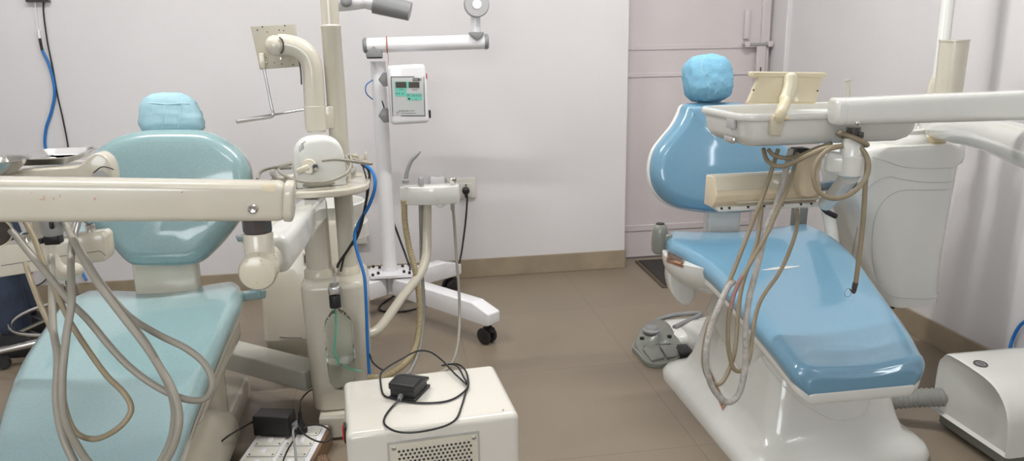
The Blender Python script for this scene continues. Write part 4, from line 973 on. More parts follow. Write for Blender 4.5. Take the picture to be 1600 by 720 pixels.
# short vertical post and disc hub at right end
jr = at(744, 55, 3.43)
mb = MB(); mb.lathe([(.022, jr.z-.01), (.022, jr.z+.13)], (jr.x, 3.44, 0), n=24); obj('upper_post', mb, 'whitel', xs)
mb = MB(); z0, z1 = at(744, 50, 3.43).z, at(744, 63.5, 3.39).z; joint(mb, V((jr.x, 3.425, 0)), z1, z0, .030, True); obj('post_joint', mb, 'grey', xs)
hd = at(744, 7, 3.40)
mb = MB(); mb.lathe([(0, -.03), (.040, -.03), (.052, -.02), (.055, 0), (.055, .02), (.05, .03), (0, .03)], hd, (0, -1, 0), 36); dh = obj('pivot_disc', mb, 'greyL', xs)
mb = MB(); mb.lathe([(.020, 0), (.020, .003), (0, .003)], hd+V((0, -.03, 0)), (0, -1, 0), 24); obj('disc_cap', mb, 'whitel', dh)
# scissor arm going up and to the left, then down to the tube head
e1 = hd+V((-.32, -.05, .55)); e2 = at(560, -30, 3.1)
mb = MB(); mb.tube([hd+V((-.02, 0, .02)), e1], .022, 20, 1); obj('scissor_arm', mb, 'whitel', xs)
mb = MB(); mb.tube([e1, e2], .020, 20, 1); obj('scissor_arm', mb, 'whitel', xs)
mb = MB(); ico(e1, .035, mb); obj('scissor_joint', mb, 'greyL', xs)
h0, h1, h2 = at(548, 0, 3.1), at(586, 4, 3.1), at(641, 18, 3.08)
mb = MB(); mb.tube([h0-(h1-h0)*.6, h0, h0+(h1-h0)*.4, h0+(h1-h0)*.62+V((0, 0, .006)), h1+V((0, 0, .004))], [.050, .040, .030, .034, .036], 28); tube_ = obj('tube_head', mb, 'whitel', xs)
mb = MB(); mb.tube([h1+(h2-h1)*-.02, h2], [.042, .036], 32, 1); ico(at(541, 2, 3.04), .022, mb, (1, .5, 1)); obj('collimator_cone', mb, 'grey', xs)
# control box
bz0, bz1 = at(640, 194, 3.36).z, at(640, 101, 3.36).z; bx0, bx1 = at(607, 148, 3.36).x, at(668, 148, 3.36).x
bc2 = V(((bx0+bx1)/2, 3.40, (bz0+bz1)/2)); Rb = roty(-.028) 
mb = MB(); mb.box(bc2, (bx1-bx0, .085, bz1-bz0), .018, 5, Rb); cbx = obj('control_box', mb, 'whitel', xs); tbx = bvh(mb)
lab = [(611, 120), (662, 120), (664, 181), (614, 181)]
def L2(u, v):
    (x0, y0), (x1, y1), (x2, y2), (x3, y3) = lab
    return ((x0*(1-u)+x1*u)*(1-v)+(x3*(1-u)+x2*u)*v, (y0*(1-u)+y1*u)*(1-v)+(y3*(1-u)+y2*u)*v)
def dl(mb, u0, v0, u1, v1, off): return decal(mb, tbx, [L2(u0, v0), L2(u1, v0), L2(u1, v1), L2(u0, v1)], 2, 2, off=off)
mb = MB(); dl(mb, -.01, -.01, 1.01, 1.01, .001); lb0 = obj('panel_border', mb, 'ink', cbx, fix=False)
mb = MB(); dl(mb, .012, .012, .988, .988, .0018); obj('control_panel', mb, 'label', cbx, fix=False)
mb = MB(); dl(mb, .10, .12, .46, .50, .0024); dl(mb, .46, .12, .54, .285, .0024); obj('green_field', mb, 'mint', cbx, fix=False)
mb = MB(); dl(mb, .46, .285, .86, .40, .0021); 
mb = MB(); dl(mb, .46, .42, .93, .60, .0024); obj('green_field', mb, 'mint', cbx, fix=False)
for u in (.13, .53):
    mb = MB(); dl(mb, u, .13, u+.33, .28, .0032); obj('display', mb, 'lcd', cbx, fix=False)
mb = MB(); dl(mb, .66, .035, .84, .105, .003); pbx = obj('logo', mb, 'ink', cbx, fix=False)
mb = MB(); p = hit(tbx, *L2(.88, .07), .003); mb.lathe([(.0055, 0), (.0055, .001), (0, .001)], p, (0, -1, 0), 20); obj('logo', mb, 'ink', cbx)
mb = MB(); dl(mb, .875, .045, .895, .095, .0045); obj('logo_mark', mb, 'label', cbx, fix=False)
mb = MB()
for k in range(4): dl(mb, .68+.037*k, .055, .70+.037*k, .088, .004)
obj('logo_lettering', mb, 'label', cbx, fix=False)
for u in (.15, .23, .34): mb = MB(); p = hit(tbx, *L2(u, .425), .003); mb.lathe([(.0022, 0), (.0022, .001), (0, .001)], p, (0, -1, 0), 12); obj('indicator', mb, 'ink', cbx)
for u in (.51, .66, .77, .87): mb = MB(); p = hit(tbx, *L2(u, .465), .003); mb.lathe([(.0040, 0), (.0040, .001), (0, .001)], p, (0, -1, 0), 14); bt = obj('push_button', mb, 'inkg' if u > .6 else 'ink', cbx); obj('button_face', MB().lathe([(.0024, 0), (.0024, .001), (0, .001)], p+V((0, -.001, 0)), (0, -1, 0), 12), 'label', bt)
mb = MB(); p = hit(tbx, *L2(.53, .56), .003); mb.lathe([(.0042, 0), (.0042, .001), (0, .001)], p, (0, -1, 0), 14); obj('push_button', mb, 'ink', cbx)
u = .19; LT = []
for wl in (.07, .09, .10, .02, .04, .05): LT.append((u, .857, u+wl, .877)); u += wl+.022
LT += [(.62, .315, .80, .33), (.24, .315, .37, .33), (.70, .56, .78, .575), (.26, .925, .72, .937)]
for q_ in LT:
    mb = MB(); dl(mb, *q_, .0034); obj('lettering', mb, 'inkg', cbx, fix=False)
mb = MB(); tri = [hit(tbx, *L2(.11, .90), .003), hit(tbx, *L2(.20, .90), .003), hit(tbx, *L2(.155, .955), .003)]; mb.tube(tri, .0006, 5, 1, closed=True); obj('triangle_mark', mb, 'ink', cbx)
for y in (124, 180):
    p = at(601, y, 3.42); mb = MB(); mb.prism([V((p.x+dx, 3.395, p.z+dz)) for dx, dz in [(-.028, 0), (-.006, .03), (.018, .03), (.018, -.03), (-.006, -.03)]], (0, .05, 0), .003, 2); obj('box_bracket', mb, 'grey', cbx)
mb = MB(); mb.box((bx1+.003, 3.39, at(668, 178, 3.39).z), (.018, .03, .034), .003, 2); sw = obj('rocker_switch', mb, 'black', cbx)
mb = MB(); mb.box((bx1-.003, 3.39, at(668, 119, 3.39).z), (.012, .022, .024), .003, 2); obj('red_switch', mb, 'red', cbx)
mb = MB(); mb.tube([at(597, 158, 3.40), at(599, 164, 3.38), at(600, 168, 3.40)], .003, 8); obj('thumb_screw', mb, 'black', cbx)
mb = MB(); mb.tube([at(582, 125, 3.50), at(573, 132, 3.45), at(571, 140, 3.44), at(574, 148, 3.45), at(582, 155, 3.50)], .0028, 8); obj('blue_cable', mb, 'blue', xs)
mb = MB(); c0 = A0.lerp(A1, .165)
mb.tube([c0+V((0, .0345*math.cos(t), .0345*math.sin(t))) for t in [2*PI*k/16 for k in range(16)]], .0028, 6, 1, closed=True)
rt_ = obj('red_thread', mb, 'thread'); tag(rt_, 'thin red thread tied round the left end of the horizontal white arm', 'thread')
mb = MB(); mb.tube([c0+V((.0, -.034, -.01)), c0+V((.003, -.034, -.05)), c0+V((0, -.03, -.085))], .0011, 6); obj('loose_end', mb, 'thread', rt_)
cable('black_cable', 'black mains lead looping on the floor from the x-ray stand under its wrapped leg', [at(614, 345, 3.6), at(625, 375, 3.58), at(636, 405, 3.55), at(640, 425, 3.5), atz(620, 458, .03), atz(600, 472, .004), atz(592, 482, .004), atz(605, 487, .004), atz(640, 485, .004), atz(680, 470, .004), atz(703, 443, .004), at(712, 428, 3.85), at(720, 400, 3.9), at(727, 350, 3.92), at(730, 310, 3.92), at(728, 302, 3.92)], .005, 'black')

# wall sockets
yw = D
ws = thing('wall_socket', 'cream wall socket plate at the back holding a black plug', 'socket', at(722, 305, D-.01))
q0, q1 = at(697, 279, D), at(743, 308, D)
mb = MB(); mb.box(((q0.x+q1.x)/2, D-.008, (q0.z+q1.z)/2), (q1.x-q0.x, .018, q0.z-q1.z), .004, 2); sk = obj('socket_plate', mb, 'sockW', ws)
a_, b_2 = at(718, 286, D), at(737, 306, D)
mb = MB(); mb.box(((a_.x+b_2.x)/2, D-.018, (a_.z+b_2.z)/2), (b_2.x-a_.x, .006, a_.z-b_2.z), .002, 1); obj('socket_module', mb, 'sockW', ws)
p = at(728, 289, D-.02); mb = MB(); mb.lathe([(.005, 0), (.005, .002), (0, .002)], p, (0, -1, 0), 12); mb.lathe([(.004, 0), (.004, .002), (0, .002)], at(713.5, 288, D-.017), (0, -1, 0), 12); obj('socket_hole', mb, 'ink', ws)
p = at(728, 299, D-.03); pg2 = thing('mains_plug', 'round black three-pin plug pushed into the back wall socket', 'plug', p)
mb = MB(); mb.lathe([(0, -.02), (.019, -.02), (.021, -.01), (.018, .012), (.010, .018), (0, .019)], p+V((0, 0, .004)), (0, -1, 0), 20); mb.tube([p+V((0, -.0, -.004)), p+V((0, -.0, -.034))], [.012, .005], 12, 1); obj('plug_body', mb, 'black', pg2)
w2 = thing('wall_adapter', 'small boxy white adapter plugged into the back wall behind the suction holder', 'adapter', at(685, 290, D-.03))
p0_, p1_ = at(672, 277, D-.05), at(695, 291, D-.05)
mb = MB(); mb.box(((p0_.x+p1_.x)/2, D-.03, (p0_.z+p1_.z)/2-.01), (p1_.x-p0_.x, .06, p0_.z-p1_.z+.02), .004, 2); obj('adapter_body', mb, 'whitel', w2)
mb = MB(); mb.tube([at(678, 277, D-.04), at(685, 274, D-.04), at(694, 277, D-.03), at(697, 290, D-.03)], .003, 8); obj('adapter_wire', mb, 'sockW', w2)
p0_, p1_ = at(561, 357, D-.03), at(574, 380, D-.03)
mb = MB(); mb.box(((p0_.x+p1_.x)/2-.02, D-.02, (p0_.z+p1_.z)/2), (p1_.x-p0_.x+.04, .04, p0_.z-p1_.z), .004, 2); tag(obj('switch_box', mb, 'sockW'), 'small cream switch box low on the back wall behind the blue tube', 'switch')
# upper-left wall cables
p = at(62, 1, D); mb = MB(); mb.box((p.x, D-.015, p.z+.03), (.10, .03, .075), .004, 2); tag(obj('junction_box', mb, 'dark'), 'dark junction box on the back wall at the top left edge', 'junction box')
wc = thing('wall_tube', 'blue tube hanging from a thin white wire on the back wall at upper left', 'tube', at(70, 240, D-.01))
mb = MB(); mb.tube([at(54, 0, D-.02), at(57, 25, D-.01), at(60, 50, D-.01)], .0022, 6); obj('white_wire', mb, 'whitel', wc)
mb = MB(); mb.lathe([(.006, 0), (.007, -.03), (.004, -.045), (.004, -.05)], at(60, 47, D-.012), n=12); obj('white_connector', mb, 'whitel', wc)
mb = MB(); mb.tube([at(62, 60, D-.012), at(64, 70, D-.012), at(66, 79, D-.012)], .006, 10); obj('black_sleeve', mb, 'black', wc)
mb = MB(); mb.tube([at(66, 79, D-.012), at(76, 100, D-.012), at(83, 125, D-.012), at(85, 148, D-.012), at(80, 175, D-.012), at(72, 200, D-.012), at(70, 225, D-.012), at(75, 242, D-.012), at(85, 270, D-.012), at(100, 330, D-.012), at(112, 400, D-.012), at(128, 425, D-.012), at(135, 438, D-.03)], .0065, 10); obj('blue_hose', mb, 'blue', wc)
cable('black_wall_cable', 'thin black cable running down the back wall right of the blue tube', [at(68, 0, D-.02), at(68, 20, D-.008), at(74, 65, D-.008), at(82, 105, D-.008), at(90, 150, D-.008), at(98, 185, D-.008), at(107, 235, D-.008), at(112, 300, D-.008), at(118, 400, D-.008)], .0036, 'blackr')
cable('red_wire', 'short red wire on the back wall below the white handpiece holder', [at(20, 420, D-.01), at(33, 440, D-.01), at(42, 434, D-.01), at(52, 424, D-.01)], .003, 'red', 'wire')
cable('black_wire', 'short black wire sagging on the back wall below the white handpiece holder', [at(30, 448, D-.01), at(42, 450, D-.01), at(62, 444, D-.01), at(74, 434, D-.01), at(90, 415, D-.01)], .003, 'black', 'wire')

# ============================================================ RIGHT UNIT
ru = thing('delivery_unit', 'white instrument delivery head and arm in front of the mid-blue chair', 'dental delivery unit', at(1260, 235, 1.62))
zr = 1.088
X0, X1 = atz(1122, 172, zr).x+.0, at(1397, 200, 1.66).x; Y0, Y1 = 1.545, 1.79
def trl(k, z, r=.05): return [V((x, y, z)) for x, y in rrect((X0+X1)/2, (Y0+Y1)/2, X1-X0+2*k, Y1-Y0+2*k, max(.004, r+k), 8)]
zbm = at(1200, 232, Y0+.01).z
mb = MB(); mb.loft([trl(-.06, zbm, .06), trl(-.034, zbm+.0025, .06), trl(-.016, zbm+.012, .055), trl(-.007, zbm+.028, .05), trl(-.004, zr-.022, .045), trl(-.003, zr-.016, .04), trl(.002, zr-.0145, .04), trl(.004, zr-.012, .04), trl(.004, zr-.002, .04), trl(.001, zr+.001, .04), trl(-.009, zr+.001, .04), trl(-.012, zr-.002, .035), trl(-.016, zr-.03, .035), trl(-.05, zr-.034, .035), trl(-.1, zr-.034, .03)])
tbody = obj('tray_tub', mb, 'white', ru, 45)
mb = MB(); mb.loft([trl(-.0165, zr-.031, .03), trl(-.05, zr-.0295, .03), trl(-.1, zr-.0295, .03)]); obj('tray_lining', mb, 'cream_old', tbody)
# left end screen + clip
mb = MB(); p = at(1131, 196, Y0+.02); mb.box((X0-.001, Y0+.055, p.z), (.006, .04, .022), .002, 2); obj('side_sticker', mb, 'greyL', tbody)
mb = MB(); mb.box((X0+.0, Y0+.06, p.z-.036), (.008, .05, .016), .004, 2); obj('side_latch', mb, 'chrome', tbody)
# film viewer with handle
n1 = V((0, -.94, .34)).normalized()
o1 = at(1225, 150, 1.60)
Qv = [(1186, 117), (1287, 119), (1276, 161), (1168, 160)]
mb = MB(); pts = [atp(x, y, o1, n1) for x, y in Qv]; mb.prism(pts, -n1*.016, .004, 3); vw = obj('film_viewer', mb, 'yellow', ru)
Qr = [atp(x, y, o1, n1) for x, y in [(1176, 109), (1289, 111), (1290, 121), (1173, 119)]]
mb = MB(); beam(mb, atp(1174, 114.5, o1, n1)-n1*.008, atp(1291, 116, o1, n1)-n1*.008, .024, .013, .004, upv=(0, 0, 1)); obj('viewer_rim', mb, 'yellow', vw)
for x, y in [(1177, 141), (1277, 142)]: obj('viewer_screw', MB().lathe([(.002, 0), (.002, .001), (0, .001)], atp(x, y, o1, n1)+n1*.0005, n1, 10), 'ink', vw)
mb = MB(); mb.tube([atp(1232, 124, o1, n1)+n1*.010, atp(1230, 140, o1, n1)+n1*.012, atp(1223, 160, o1, n1)+n1*.014], [.0145, .0145, .0150], 20, 4); ico(atp(1232, 125, o1, n1)+n1*.010, .0143, mb); ico(atp(1223, 158, o1, n1)+n1*.014, .0150, mb); hnd = obj('viewer_handle', mb, 'yellowL', ru)
mb = MB(); mb.tube([atp(1224, 158, o1, n1)+n1*.014, at(1220, 176, Y0-.014), at(1216, 188, Y0-.012)], [.0125, .0120, .011], 16); obj('hinge_neck', mb, 'yellow', hnd)
mb = MB(); mb.prism([at(1208, 182, Y0-.02), at(1227, 182, Y0-.02), at(1221, 213, Y0-.008), at(1204, 211, Y0-.008)], (0, .022, 0), .002, 2); obj('hinge_bracket', mb, 'cream_old', hnd)
mb = MB(); mb.tube([at(1206, 183, Y0-.014), at(1232, 184, Y0-.014)], .0055, 12, 1); obj('hinge_pin', mb, 'tan', hnd)
# arm, going right
a0 = at(1306, 174, 1.50); a1 = at(1700, 160, 1.38)
mb = MB(); beam(mb, a0, a1, .065, .056, .016, h2=.062, w2=.065, seg=4); ra = obj('arm_bar', mb, 'white', ru); tra = bvh(mb)
d_ = (a1-a0).normalized(); mb = MB(); beam(mb, a0-d_*.009, a0+d_*.018, .067, .058, .018, seg=5); obj('end_cap', mb, 'white', ra)
sp = hit(tra, 1340, 192, 0); 
if sp: obj('screw', MB().lathe([(.005, -.002), (.005, .0025), (.003, .004), (0, .004)], sp, (0, -1, 0), 16), 'chrome', ra)
# neck and elbow
nb = at(1333, 210, 1.52)
mb = MB(); mb.lathe([(.015, nb.z-.014), (.015, nb.z+.016)], (nb.x, 1.52, 0), n=16); mb.box((nb.x+.008, 1.505, nb.z), (.012, .008, .014), .002); obj('neck_pin', mb, 'dark', ru)
e_ = at(1332, 236, 1.52); eb = at(1332, 275, 1.52); es = at(1332, 243, 1.52)
mb = MB(); mb.lathe([(0, eb.z), (.024, eb.z), (.030, eb.z+.004), (.030, es.z), (.026, es.z+.003), (.022, nb.z-.012), (.019, nb.z-.008), (0, nb.z-.008)], (nb.x+.001, 1.52, 0), n=32); elb = obj('elbow', mb, 'white', ru)
mb = MB(); beam(mb, at(1289, 252, 1.55), at(1330, 258, 1.52), .05, .047, .012); obj('elbow_arm', mb, 'white', elb)
mb = MB(); mb.tube([at(1328, 274, 1.55), at(1308, 300, 1.62), at(1290, 318, 1.70)], [.021, .019, .018], 20, 4); obj('lower_arm', mb, 'white', ru)
mb = MB(); mb.tube([at(1294, 318, 2.3), at(1298, 345, 2.3), at(1305, 385, 2.3), at(1306, 470, 2.3)], .022, 20, 4); 
# handpiece bank
by = 1.72
B = [(1117, 277), (1252, 277)]; 
z_t, z_m, z_b1, z_b = at(1118, 277, by).z, at(1118, 297, by).z, at(1118, 316, by).z, at(1118, 326, by).z
bx0_, bx1_ = at(1116, 300, by).x, at(1280, 300, by).x
pr = [(by+.055, z_t-.004), (by+.02, z_t), (by+.006, z_t-.002), (by-.006, z_m), (by-.012, z_m-.012), (by-.006, z_b1), (by+.012, z_b), (by+.06, z_b)]
mb = MB(); mb.prism([V((bx0_, y, z)) for y, z in pr], (bx1_-bx0_, 0, 0), .003, 3); bank = obj('handpiece_bank', mb, 'tan', ru, 35); tbk = bvh(mb)
mb = MB(); pr2 = [(by+.057, z_t-.002), (by+.02, z_t+.0025), (by+.004, z_t), (by-.0085, z_m-.001), (by+.0, z_m-.002), (by+.057, z_m-.002)]
mb.prism([V((bx0_+.002, y, z)) for y, z in pr2], (bx1_-bx0_-.004, 0, 0), .0015, 2); bt_ = obj('bank_lids', mb, 'cream_old', bank, 35); tbt = bvh(mb)
for x in (1138, 1168, 1196, 1226):
    mb = MB(); line_on(mb, tbt, [(x, 279), (x+2, 296)], .0009, smooth=3); obj('lid_gap', mb, 'inkg', bt_)
mb = MB(); z_ = at(1200, 314, by-.01).z; mb.tube([(at(1148, 314, by).x, by-.011, z_), (bx1_-.002, by-.011, z_)], .0025, 8, 1); obj('bank_rail', mb, 'cream', bank)
mb = MB(); mb.box(((bx0_+bx1_)/2+.004, by+.015, z_b-.001), (bx1_-bx0_-.012, .05, .012), .003, 2); obj('bank_underside', mb, 'white', bank)
for x in (1125, 1137, 1166, 1191, 1219, 1248, 1264):
    obj('bank_slot', MB().box((at(x, 323, by).x, by-.006, z_b+.0015), (.008, .008, .006), .001, 1), 'ink', bank)
# mount between tray and bank
mb = MB(); mb.loft([[V((x, y, at(1260, yy, 1.70).z)) for x, y in rrect(at(xc, yy, 1.70).x, 1.70, w_, .05, .012, 5)] for xc, yy, w_ in [(1262, 237, .055), (1262, 252, .056), (1259, 272, .050), (1259, 292, .05), (1258, 301, .044), (1258, 303.5, .034)]]); obj('mount_block', mb, 'tan', ru, 50)
mb = MB(); mb.box(at(1250, 237, 1.70), (.035, .04, .02), .004); obj('mount_clip', mb, 'black', ru)
# the hoses
yh = 1.50
def hz(pts, Ys, r, m, **k): return hose(ru, yr(pts, Ys), r, m, **k)
hz([(1216, 233), (1208, 258), (1200, 283), (1189, 315), (1178, 342), (1165, 375), (1143, 431), (1121, 481), (1107, 509), (1099, 553), (1102, 581), (1113, 598), (1127, 598), (1140, 575), (1149, 542), (1154, 481), (1162, 437), (1182, 381), (1188, 345), (1190, 324)], [1.66, 1.64, 1.55, 1.5, 1.5, 1.5, 1.52, 1.6, 1.70], .0050, 'hoseT')
hz([(1236, 233), (1229, 262), (1222, 290), (1212, 322), (1199, 353), (1185, 409), (1171, 464), (1165, 514), (1165, 564), (1157, 609), (1143, 627), (1127, 623), (1110, 598), (1103, 559), (1110, 514), (1127, 470), (1138, 448), (1146, 440)], [1.66, 1.64, 1.56, 1.5, 1.48, 1.47, 1.47, 1.49, 1.52], .0070, 'hoseW', lab='hose wrapped in dusty clear plastic')
hz([(1246, 326), (1243, 364), (1221, 420), (1188, 470), (1177, 514), (1171, 559), (1160, 578), (1146, 575), (1138, 542), (1138, 505), (1141, 480)], [1.72, 1.6, 1.5, 1.48, 1.48], .0050, 'hoseT')
hz([(1141, 486), (1146, 462), (1155, 440), (1160, 432)], [1.48, 1.5], .0048, 'hoseP', lab='purplish brown hose section')
hz([(1160, 432), (1177, 403), (1199, 364), (1213, 333), (1228, 300), (1239, 270), (1246, 240)], [1.5, 1.52, 1.58, 1.66], .0048, 'hoseT')
mb = MB(); p = at(1246, 326, 1.72); mb.lathe([(.0065, .004), (.0065, -.012), (.005, -.014)], p, n=16); obj('hose_collar', mb, 'chrome', ru)
hz([(1193, 233), (1197, 248), (1207, 257), (1222, 260), (1240, 254), (1262, 243), (1288, 232), (1316, 228)], [1.66, 1.60, 1.54, 1.49, 1.485], .0052, 'hoseT')
hz([(1200, 233), (1210, 243), (1230, 247), (1250, 243), (1275, 232), (1300, 224)], [1.66, 1.64, 1.6, 1.56], .0050, 'hoseT')
hz([(1316, 228), (1296, 233), (1280, 247), (1271, 268), (1275, 292), (1288, 306), (1306, 310), (1325, 305), (1342, 292), (1354, 275), (1357, 256), (1352, 240), (1344, 230)], [1.485, 1.48, 1.47, 1.47, 1.48, 1.5], .0055, 'hoseT')
hz([(1343, 229), (1353, 250), (1352, 290), (1349, 340), (1345, 380), (1340, 420), (1337, 443)], [1.5, 1.5], .0055, 'hoseT')
mb = MB(); c = V((nb.x, 1.52, 0)); z_ = at(1332, 216, 1.52).z
mb.tube([V((nb.x+.030*math.cos(t), 1.52+.030*math.sin(t), z_-.014*math.cos(t)-.002)) for t in [2*PI*k/20 for k in range(20)]], .0055, 10, 1, closed=True); obj('hose_coil', mb, 'hoseT', ru)
mb = MB(); mb.tube([at(1337, 441, 1.5), at(1335, 450, 1.5), at(1334, 457, 1.5), at(1328, 452, 1.497)], [.0062, .006, .0035, .0015], 10, 3); tip = obj('hose_tip', mb, 'dark', ru)
cp = at(1325, 457, 1.497); mb = MB(); mb.tube([cp+V((.0085*math.cos(t), 0, .0105*math.sin(t))) for t in [2*PI*k/14 for k in range(14)]], .0007, 6, 1, closed=True); obj('wire_ring', mb, 'grey', tip)
mb = MB(); p = at(1325, 127, 1.74); q_ = at(1327, 172, 1.74); mb.tube([q_, p], .0045, 10, 1); mb.lathe([(.004, 0), (.0085, .003), (.0085, .006), (0, .006)], p+V((0, 0, -.002)), n=14); tag(obj('ejector_tube', mb, 'clearthin'), 'thin translucent straw standing upright in the white tray tub', 'straw')
cable('black_cable', 'short black cable with a connector behind the tan handpiece bank', [at(1278, 318, 2.3), at(1285, 326, 2.3), at(1292, 331, 2.3), at(1306, 338, 2.3)], [.004, .005, .009, .009], 'black')

# right cuspidor
rcu = thing('cuspidor', 'tall white cuspidor cabinet with curved grooves right of the mid-blue chair', 'cuspidor', (1.75, 2.4, 0))
def zc2(y, Y=2.28, x=1430): return at(x, y, Y).z
cx0, cx1 = at(1312, 400, 2.28).x, at(1495, 330, 2.28).x
spec = []
for y, k0, k1, r in [(476, .235, -.032, .04), (473, .225, -.022, .05), (462, .215, -.017, .06), (458, .21, -.021, .06), (440, .195, -.018, .07), (400, .15, -.012, .08), (340, .09, -.004, .08), (270, .035, .006, .08), (262, .030, .008, .08), (258, .03, .024, .08), (250, .02, .030, .08), (235, .03, .028, .08), (229, .05, .017, .08), (227, .09, -.02, .06)]:
    z = zc2(y); spec.append((z, cx0+k0*.9, cx1+k1, 2.26, 2.56, r))
mb = MB(); mb.loft(rr_loops(spec, 10)); cbd = obj('cabinet', mb, 'white', rcu, 40); tcc = bvh(mb)
for nm, pts in [('groove', [(1363, 245), (1385, 252), (1405, 259), (1425, 262), (1460, 263), (1497, 262)]), ('groove', [(1345, 305), (1358, 292), (1372, 281), (1390, 276), (1410, 280), (1440, 284), (1470, 285), (1496, 283)]), ('groove', [(1340, 355), (1333, 390), (1331, 402)]), ('groove', [(1494, 296), (1450, 297), (1415, 297), (1396, 302), (1380, 315), (1369, 335), (1363, 365), (1363, 400), (1368, 430), (1378, 450), (1392, 462), (1420, 466), (1450, 467), (1474, 463)])]:
    mb = MB(); line_on(mb, tcc, pts, .0014, smooth=5)
    if mb.v: obj(nm, mb, 'greyL', cbd)
zt_ = zc2(228)
# basin top bulge, ribs, ring, spout column
bcx = at(1395, 215, 2.42)
mb = MB(); mb.lathe([(.10, zt_-.02), (.105, zt_+.0), (.10, zt_+.02), (.085, zt_+.032), (.085, zt_+.045), (.078, zt_+.05), (.07, zt_+.03), (0, zt_+.01)], (bcx.x-.0, 2.40, 0), n=40); obj('basin', mb, 'white', rcu, 45)
for k, x in enumerate((1404, 1416, 1428)):
    p = at(x, 203, 2.36); obj('basin_rib', MB().tube([V((p.x-.008, 2.36, zt_+.015)), V((p.x, 2.36, zt_+.045)), V((p.x+.006, 2.37, zt_+.075))], [.012, .009, .007], 14), 'white', rcu)
rp = at(1458, 226, 2.34); 
mb = MB(); mb.lathe([(.047, zt_-.002), (.052, zt_+.004), (.052, zt_+.022), (.047, zt_+.027)], (rp.x, 2.36, 0), n=36); obj('base_ring', mb, 'ring', rcu)
mb = MB(); mb.lathe([(.040, zt_), (.040, zt_+.02), (.036, zt_+.04), (.038, zt_+.12), (.0, zt_+.125)], (rp.x, 2.36, 0), n=32); obj('swivel_column', mb, 'white', rcu)
# cup cylinder and light pole
c1 = at(1489, 62, 2.34); c2 = at(1481, 150, 2.34)
mb = MB(); mb.lathe([(0, c2.z-.03), (.040, c2.z-.03), (.043, c2.z+.03), (.045, c1.z-.006), (.047, c1.z-.005), (.047, c1.z), (.043, c1.z), (.041, c1.z-.01), (0, c1.z-.01)], (c2.x, 2.34, 0), n=36); obj('filler_cylinder', mb, 'cream', rcu)
pp_ = at(1466, 121, 2.46)
mb = MB(); mb.lathe([(.024, zt_-.01), (.024, pp_.z-.0), (.0215, pp_.z+.004), (.0215, 2.15)], (at(1466, 121, 2.46).x+.004, 2.46, 0), n=28); obj('lamp_pole', mb, 'white', rcu)
mb = MB(); mb.lathe([(.034, at(1463, 150, 2.44).z-.03), (.034, pp_.z-.03), (.026, pp_.z-.008), (.024, pp_.z)], (at(1466, 121, 2.46).x+.002, 2.46, 0), n=28); obj('pole_collar', mb, 'cream', rcu)
# broad arm coming forward
mb = MB(); P_ = [at(1462, 203, 2.34), at(1530, 207, 1.9), at(1660, 246, 1.25)]
mb.tube(P_, [.030, .042, .045, .046], 32, 6); obj('support_arm', mb, 'white', rcu, 60)
mb = MB(); mb.lathe([(.045, .005), (.05, .0), (.05, .02), (.035, .04), (.035, zc2(470)+.02)], (1.70, 2.48, 0), n=24); obj('stand_post', mb, 'greyg', rcu)
p = at(1415, 487, 2.6); mb = MB(); mb.lathe([(.012, 0), (.012, .05), (0, .05)], (1.76, 2.36, zc2(477)-.035), n=12); obj('drain_nut', mb, 'black', rcu)
mb = MB(); mb.tube([at(1291, 320, 2.42), at(1297, 345, 2.40), at(1302, 385, 2.36), at(1306, 440, 2.36), at(1306, 480, 2.36)], .022, 20, 4); mb.tube([at(1306, 480, 2.36), (1.5, 2.4, .1)], .022, 20, 1); obj('side_post', mb, 'white', rcu)

# ============================================================ FOOT CONTROL
fc = thing('foot_control', 'grey multi-pedal foot control on the floor left of the white chair base', 'foot control', atz(1028, 548, 0))
pxs = [(988, 540), (993, 522), (1004, 508), (1022, 500), (1040, 502), (1053, 514), (1062, 530), (1068, 546), (1066, 560), (1050, 570), (1030, 574), (1010, 571), (996, 556)]
FO = cr([(lambda p: V((p.x, p.y, 0)))(atz(x, y, .046 if y < 525 else (.022 if y < 548 else .004))) for x, y in pxs], 3, True); fcn = centroid(FO)
def fo(k, z): return [fcn+(p-fcn)*k+V((0, 0, z)) for p in FO]
mb = MB(); mb.loft([fo(1.0, 0), fo(1.01, .006), fo(1.0, .018), fo(.97, .020)]); obj('foot_plate', mb, 'greyg', fc, 40)
def fo2(k, z):
    out = []
    for p in FO:
        q_ = fcn+(p-fcn)*k; t = (p.y-fcn.y)/.12; out.append(q_+V((0, 0, z*(.75+.45*max(-.6, min(1, t))))))
    return out
mb = MB(); mb.loft([fo2(.93, .012), fo2(.92, .038), fo2(.88, .048), fo2(.80, .053), fo2(.4, .054), fo2(.05, .054)]); fb = obj('control_body', mb, 'greyg', fc, 45); tf = bvh(mb)
for q_ in ([(1004, 548), (1028, 544), (1038, 562), (1018, 566)], [(1030, 543), (1056, 542), (1064, 548), (1060, 559), (1042, 562)]):
    P3 = [hit(tf, x, y, .004) or atz(x, y, .035) for x, y in q_]
    mb = MB(); mb.prism(P3, (0, 0, .010), .003, 2); obj('pedal', mb, 'greyg', fc)
mb = MB(); line_on(mb, tf, [(1006, 544), (1006, 540), (1028, 538), (1048, 537), (1049, 541)], .0012, smooth=1); obj('pedal_gap', mb, 'ink', fb)
kp = hit(tf, 1018, 517, 0); mb = MB(); mb.lathe([(.036, -.002), (.037, .006), (.030, .010), (.027, .012), (.024, .019), (.012, .022), (0, .0225)], kp, n=32); obj('selector_knob', mb, 'grey', fc)
for x, y in ((1003, 529), (1046, 526)):
    p = hit(tf, x, y, 0); mb = MB(); mb.lathe([(.0095, -.001), (.0095, .006), (.006, .007), (0, .005)], p, n=18); obj('hinge_screw', mb, 'black', fc)
